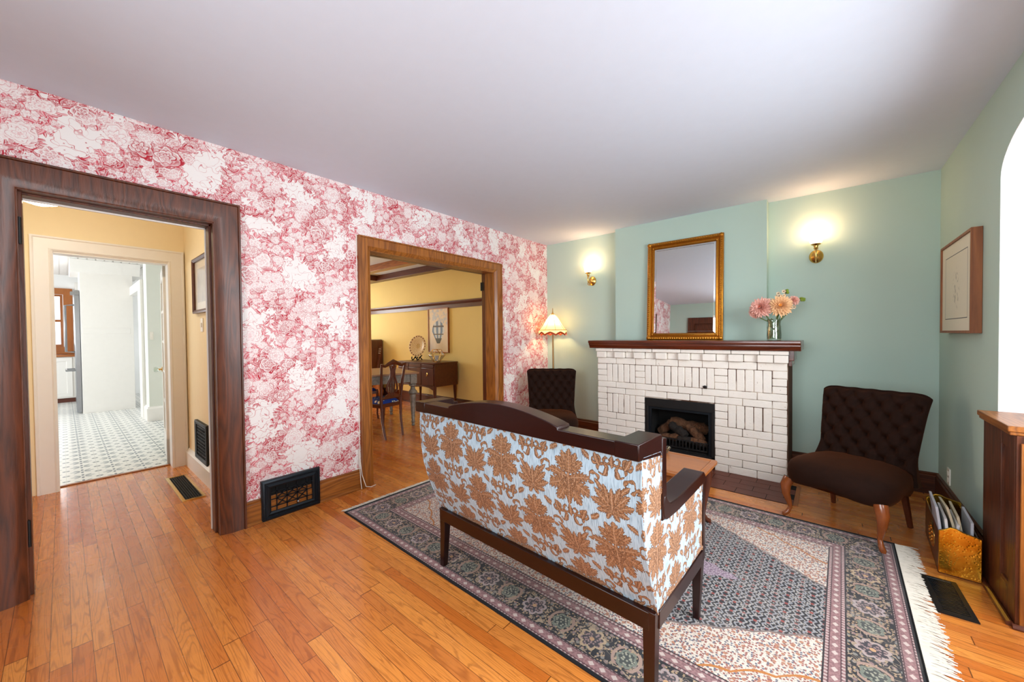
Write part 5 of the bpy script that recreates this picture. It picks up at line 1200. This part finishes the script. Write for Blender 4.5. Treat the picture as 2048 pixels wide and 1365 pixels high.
for k, (a_, b_) in enumerate(((-0.48, -0.185), (-0.17, 0.155), (0.17, 0.475))):
    d_ = obj('door', MB().box(a_, b_, -sd + 0.008, -sd + 0.022, 0.475, 0.745), 'walnutz', sb, 0.003)
    obj('handle', MB().lathe([(0.020, 0.0), (0.016, 0.006), (0.006, 0.010), (0.0001, 0.022)], ((a_ + b_) / 2, -sd + 0.008, 0.655), 10, 'y', 0.6, 1.4).ball(((a_ + b_) / 2, -sd - 0.006, 0.625), 0.010, 8, 0.8, 0.8, 1.3), 'brass', d_)
    d_ = obj('drawer', MB().box(a_, b_, -sd + 0.008, -sd + 0.022, 0.755, 0.808), 'walnutx', sb, 0.003)
for sx in (-1, 1):
    for y_ in (-sd + 0.04, sd - 0.04):
        obj('leg', MB().tube([(sx * (sw - 0.045), y_, 0.47), (sx * (sw - 0.045), y_, 0.36), (sx * (sw - 0.04), y_, 0.16), (sx * (sw - 0.03), y_, 0.0)], [0.030, 0.026, 0.017, 0.020], 8), 'walnutz', sb)
pl = thing('decorative_plate', 'round patterned plate on a black stand on the sideboard', 'plate', (-2.60, 4.07, 1.085)); pl.rotation_euler = (math.radians(-10), 0, math.radians(14))
obj('dish', MB().lathe([(0.0001, 0.002), (0.09, 0.004), (0.12, 0.016), (0.185, 0.030), (0.190, 0.028), (0.12, 0.008), (0.09, -0.004), (0.0001, -0.004)], (0, 0, 0), 40, 'y'), 'plate', pl)
ps = thing('plate_stand', 'small black easel stand holding the patterned plate', 'stand', (-2.60, 4.05, 0.837), math.radians(14))
for sx in (-0.055, 0.055):
    obj('foot', MB().tube([(sx, 0.05, 0.08), (sx, 0.0, 0.055), (sx, -0.045, 0.012), (sx, -0.075, 0.006), (sx * 1.1, -0.085, 0.04), (sx * 1.1, -0.075, 0.062)], 0.010, 8).tube([(sx, 0.0, 0.05), (sx, 0.055, 0.004)], 0.009, 8), 'black', ps)
obj('crossbar', MB().tube([(-0.055, 0.02, 0.05), (0.055, 0.02, 0.05)], 0.006, 6), 'black', ps)
tr_ = thing('glass_terrarium', 'geometric brass framed glass terrarium on the sideboard end', 'terrarium', (-1.915, 3.93, 0.837), math.radians(20))
ring0 = [Vector((0.055 * math.cos(k * PI / 3), 0.055 * math.sin(k * PI / 3), 0.004)) for k in range(6)]
ring1 = [Vector((0.135 * math.cos(k * PI / 3 + PI / 6), 0.135 * math.sin(k * PI / 3 + PI / 6), 0.11)) for k in range(6)]
ring2 = [Vector((0.075 * math.cos(k * PI / 3), 0.075 * math.sin(k * PI / 3), 0.205)) for k in range(6)]
fm = MB(); gp = MB()
for k in range(6):
    n_ = (k + 1) % 6
    for a, b in ((ring0[k], ring0[n_]), (ring0[k], ring1[k]), (ring0[n_], ring1[k]), (ring1[k], ring2[k]), (ring1[k], ring2[n_]), (ring2[k], ring2[n_])): fm.tube([a, b], 0.0035, 6)
    gp.add([ring0[k], ring0[n_], ring1[k]], [(0, 1, 2)]); gp.add([ring0[n_], ring1[k], ring1[n_]], [(0, 1, 2)]); gp.add([ring1[k], ring2[k], ring2[n_]], [(0, 1, 2)]); gp.add([ring1[k], ring1[n_], ring2[n_]], [(0, 1, 2)])
obj('frame', fm, 'brass', tr_); obj('panes', gp, 'pane', tr_, fix=False, smooth=0)
obj('candle', MB().lathe([(0.028, 0.006), (0.034, 0.09), (0.034, 0.105), (0.0001, 0.10)], (0, 0, 0), 14), 'papergrey', tr_)
bp_ = thing('balloon_picture', 'framed vintage hot air balloon print above the sideboard', 'picture', (-2.275, 4.28, 1.36))
obj('frame', MB().frame((-0.275, 0.275, -0.39, 0.39), [(0, 0), (0, -0.035), (0.014, -0.035), (0.014, 0)], 'xz'), 'fruitx', bp_, 0.002)
obj('print', MB().box(-0.262, 0.262, -0.022, -0.016, -0.377, 0.377), 'print_b', bp_, smooth=0)
# dining table
dt = thing('dining_table', 'grey washed dining table with turned fluted legs', 'table', (-1.44, 3.20, 0), math.radians(-14))
TL, TW = 1.42, 1.05
obj('tabletop', MB().box(-TW, 0.02, -TL, 0.02, 0.735, 0.76), 'tablewood', dt, 0.006, label='weathered brown tabletop')
obj('apron', MB().box(-TW + 0.06, -0.05, -0.055, -0.03, 0.62, 0.735).box(-0.055, -0.03, -TL + 0.06, -0.05, 0.62, 0.735).box(-TW + 0.03, -TW + 0.055, -TL + 0.06, -0.05, 0.62, 0.735).box(-TW + 0.06, -0.05, -TL + 0.03, -TL + 0.055, 0.62, 0.735), 'greywood', dt, 0.003)
for x_ in (-TW + 0.055, -0.05):
    for y_ in (-TL + 0.055, -0.05):
        lg = MB().box(x_ - 0.045, x_ + 0.045, y_ - 0.045, y_ + 0.045, 0.60, 0.735)
        lg.lathe([(0.030, 0.60), (0.050, 0.585), (0.052, 0.57), (0.030, 0.555), (0.034, 0.52), (0.060, 0.485), (0.062, 0.465), (0.040, 0.445), (0.044, 0.41), (0.040, 0.38), (0.022, 0.075), (0.030, 0.06), (0.018, 0.04), (0.026, 0.02), (0.018, 0.0)], (x_, y_, 0), 16, wob=lambda r, h, a, j: (r * (1 - (0.10 * (0.5 + 0.5 * math.cos(a * 8)) if j in (9, 10) else 0)), h))
        obj('leg', lg, 'greywood', dt)
def dining_chair(label, loc, rz):
    t = thing('dining_chair', label, 'chair', loc, rz, 'lyre back dining chairs around the table')      # back at -y, seat towards +y
    for sx in (-1, 1):
        obj('leg', MB().tube([(sx * 0.135, -0.03, 0.0), (sx * 0.145, 0.015, 0.22), (sx * 0.150, 0.025, 0.45), (sx * 0.165, 0.0, 0.70), (sx * 0.185, -0.035, 0.93)], [0.013, 0.016, 0.019, 0.017, 0.015], 8), 'walnutz', t)
        obj('leg', MB().tube([(sx * 0.19, 0.40, 0.45), (sx * 0.20, 0.41, 0.30), (sx * 0.19, 0.415, 0.08), (sx * 0.20, 0.425, 0.0)], [0.022, 0.020, 0.013, 0.016], 8), 'walnutz', t)
    obj('crest_rail', MB().tube([(-0.185, -0.033, 0.915), (-0.13, -0.03, 0.90), (-0.07, -0.028, 0.925), (0, -0.028, 0.948), (0.07, -0.028, 0.925), (0.13, -0.03, 0.90), (0.185, -0.033, 0.915)], [0.016, 0.018, 0.024, 0.034, 0.024, 0.018, 0.016], 8), 'walnutx', t)
    ly = MB()
    for sx in (-1, 1):
        ly.tube([(sx * 0.045, -0.02, 0.90), (sx * 0.028, -0.015, 0.83), (sx * 0.035, -0.01, 0.76), (sx * 0.075, 0.0, 0.66), (sx * 0.085, 0.005, 0.60), (sx * 0.060, 0.008, 0.56), (sx * 0.035, 0.01, 0.58)], [0.012, 0.010, 0.011, 0.012, 0.012, 0.010, 0.008], 8)
        ly.tube([(sx * 0.014, -0.02, 0.90), (sx * 0.012, -0.012, 0.78), (sx * 0.040, 0.0, 0.66), (sx * 0.028, 0.012, 0.53)], 0.008, 8)
    ly.tube([(0, -0.02, 0.90), (0, 0.0, 0.70), (0, 0.012, 0.52)], 0.008, 8).ball((0, -0.03, 0.90), 0.036, 12, 1, 0.4, 1)
    ly.prism([(-0.11, 0.50), (0.11, 0.50), (0.10, 0.53), (0.03, 0.56), (-0.03, 0.56), (-0.10, 0.53)], 0.006, 0.024, 'xz')
    obj('lyre_splat', ly, 'walnutz', t)
    obj('back_rail', MB().tube([(-0.155, 0.018, 0.50), (0.155, 0.018, 0.50)], 0.015, 8), 'walnutx', t)
    obj('seat_frame', MB().prism([(-0.165, 0.02), (0.165, 0.02), (0.215, 0.42), (-0.215, 0.42)], 0.385, 0.43, 'xy'), 'walnutx', t, 0.004)
    def cush(u, v):
        hw = 0.150 + 0.055 * v; s = 2 * u - 1
        return (s * hw, 0.035 + 0.375 * v, 0.432 + 0.055 * ((1 - abs(s) ** 4) * (1 - abs(2 * v - 1) ** 4)) ** 0.5)
    obj('seat', MB().grid(cush, 16, 16), 'floral', t, fix=False, smooth=60, label='blue floral upholstered seat')
    return t
ch = dining_chair('lyre back dining chair with a blue floral seat at the near table edge', (-1.19, 2.64, 0), math.radians(98))
dup(ch, (-1.32, 2.13, 0), math.radians(82), 'second blue seated lyre back chair half hidden behind the golden casing')
dup(ch, (-2.78, 3.02, 0), math.radians(-105), 'lyre back chair on the far side of the table before the guitar')
# guitar leaning on the wall
gt = thing('guitar', 'acoustic guitar leaning on the ochre wall beside the sideboard', 'guitar', (-3.90, 3.98, 0)); gt.rotation_euler = (math.radians(-10), 0, 0)
bo = [(0.14 * math.cos(a) * (1.25 if math.sin(a) < 0 else 1.0) * (1 - 0.22 * math.exp(-((math.sin(a) - 0.15) / 0.25) ** 2)), 0.24 + 0.235 * math.sin(a)) for a in [2 * PI * k / 40 for k in range(40)]]
obj('body', MB().prism(bo, -0.045, 0.045, 'xz'), 'fruitz', gt, 0.006)
obj('neck', MB().box(-0.027, 0.027, -0.066, -0.045, 0.35, 0.87), 'walnutz', gt, 0.003)
hs = obj('headstock', MB().prism([(-0.027, 0.86), (0.027, 0.86), (0.040, 0.93), (0.042, 1.04), (0.02, 1.06), (0.0, 1.05), (-0.02, 1.06), (-0.042, 1.04), (-0.040, 0.93)], -0.064, -0.048, 'xz'), 'oakz', gt, 0.002)
pg_ = MB()
for sx in (-1, 1):
    for k in range(3): pg_.lathe([(0.008, 0.0), (0.010, 0.006), (0.0001, 0.008)], (sx * 0.022, -0.064, 0.93 + k * 0.042), 8, 'y')
obj('tuning_pegs', pg_, 'plastic', hs)
cbn = thing('wooden_cabinet', 'tall dark wooden cabinet with a rounded corner in the dining room corner', 'cabinet', (-4.46, 4.0, 0))
obj('body', MB().prism(rounded([(-0.40, 0.06), (0.38, 0.06), (0.38, 1.20), (-0.40, 1.20)], [0, 0, 0.06, 0.06], 5), -0.18, 0.26, 'xz'), 'walnutz', cbn, 0.005)
obj('plinth', MB().box(-0.38, 0.36, -0.16, 0.25, 0.0, 0.06), 'walnutx', cbn)
obj('door', MB().box(-0.36, -0.02, -0.192, -0.178, 0.10, 1.10), 'walnutz', cbn, 0.003); obj('door', MB().box(-0.01, 0.34, -0.192, -0.178, 0.10, 1.10), 'walnutz', cbn, 0.003)
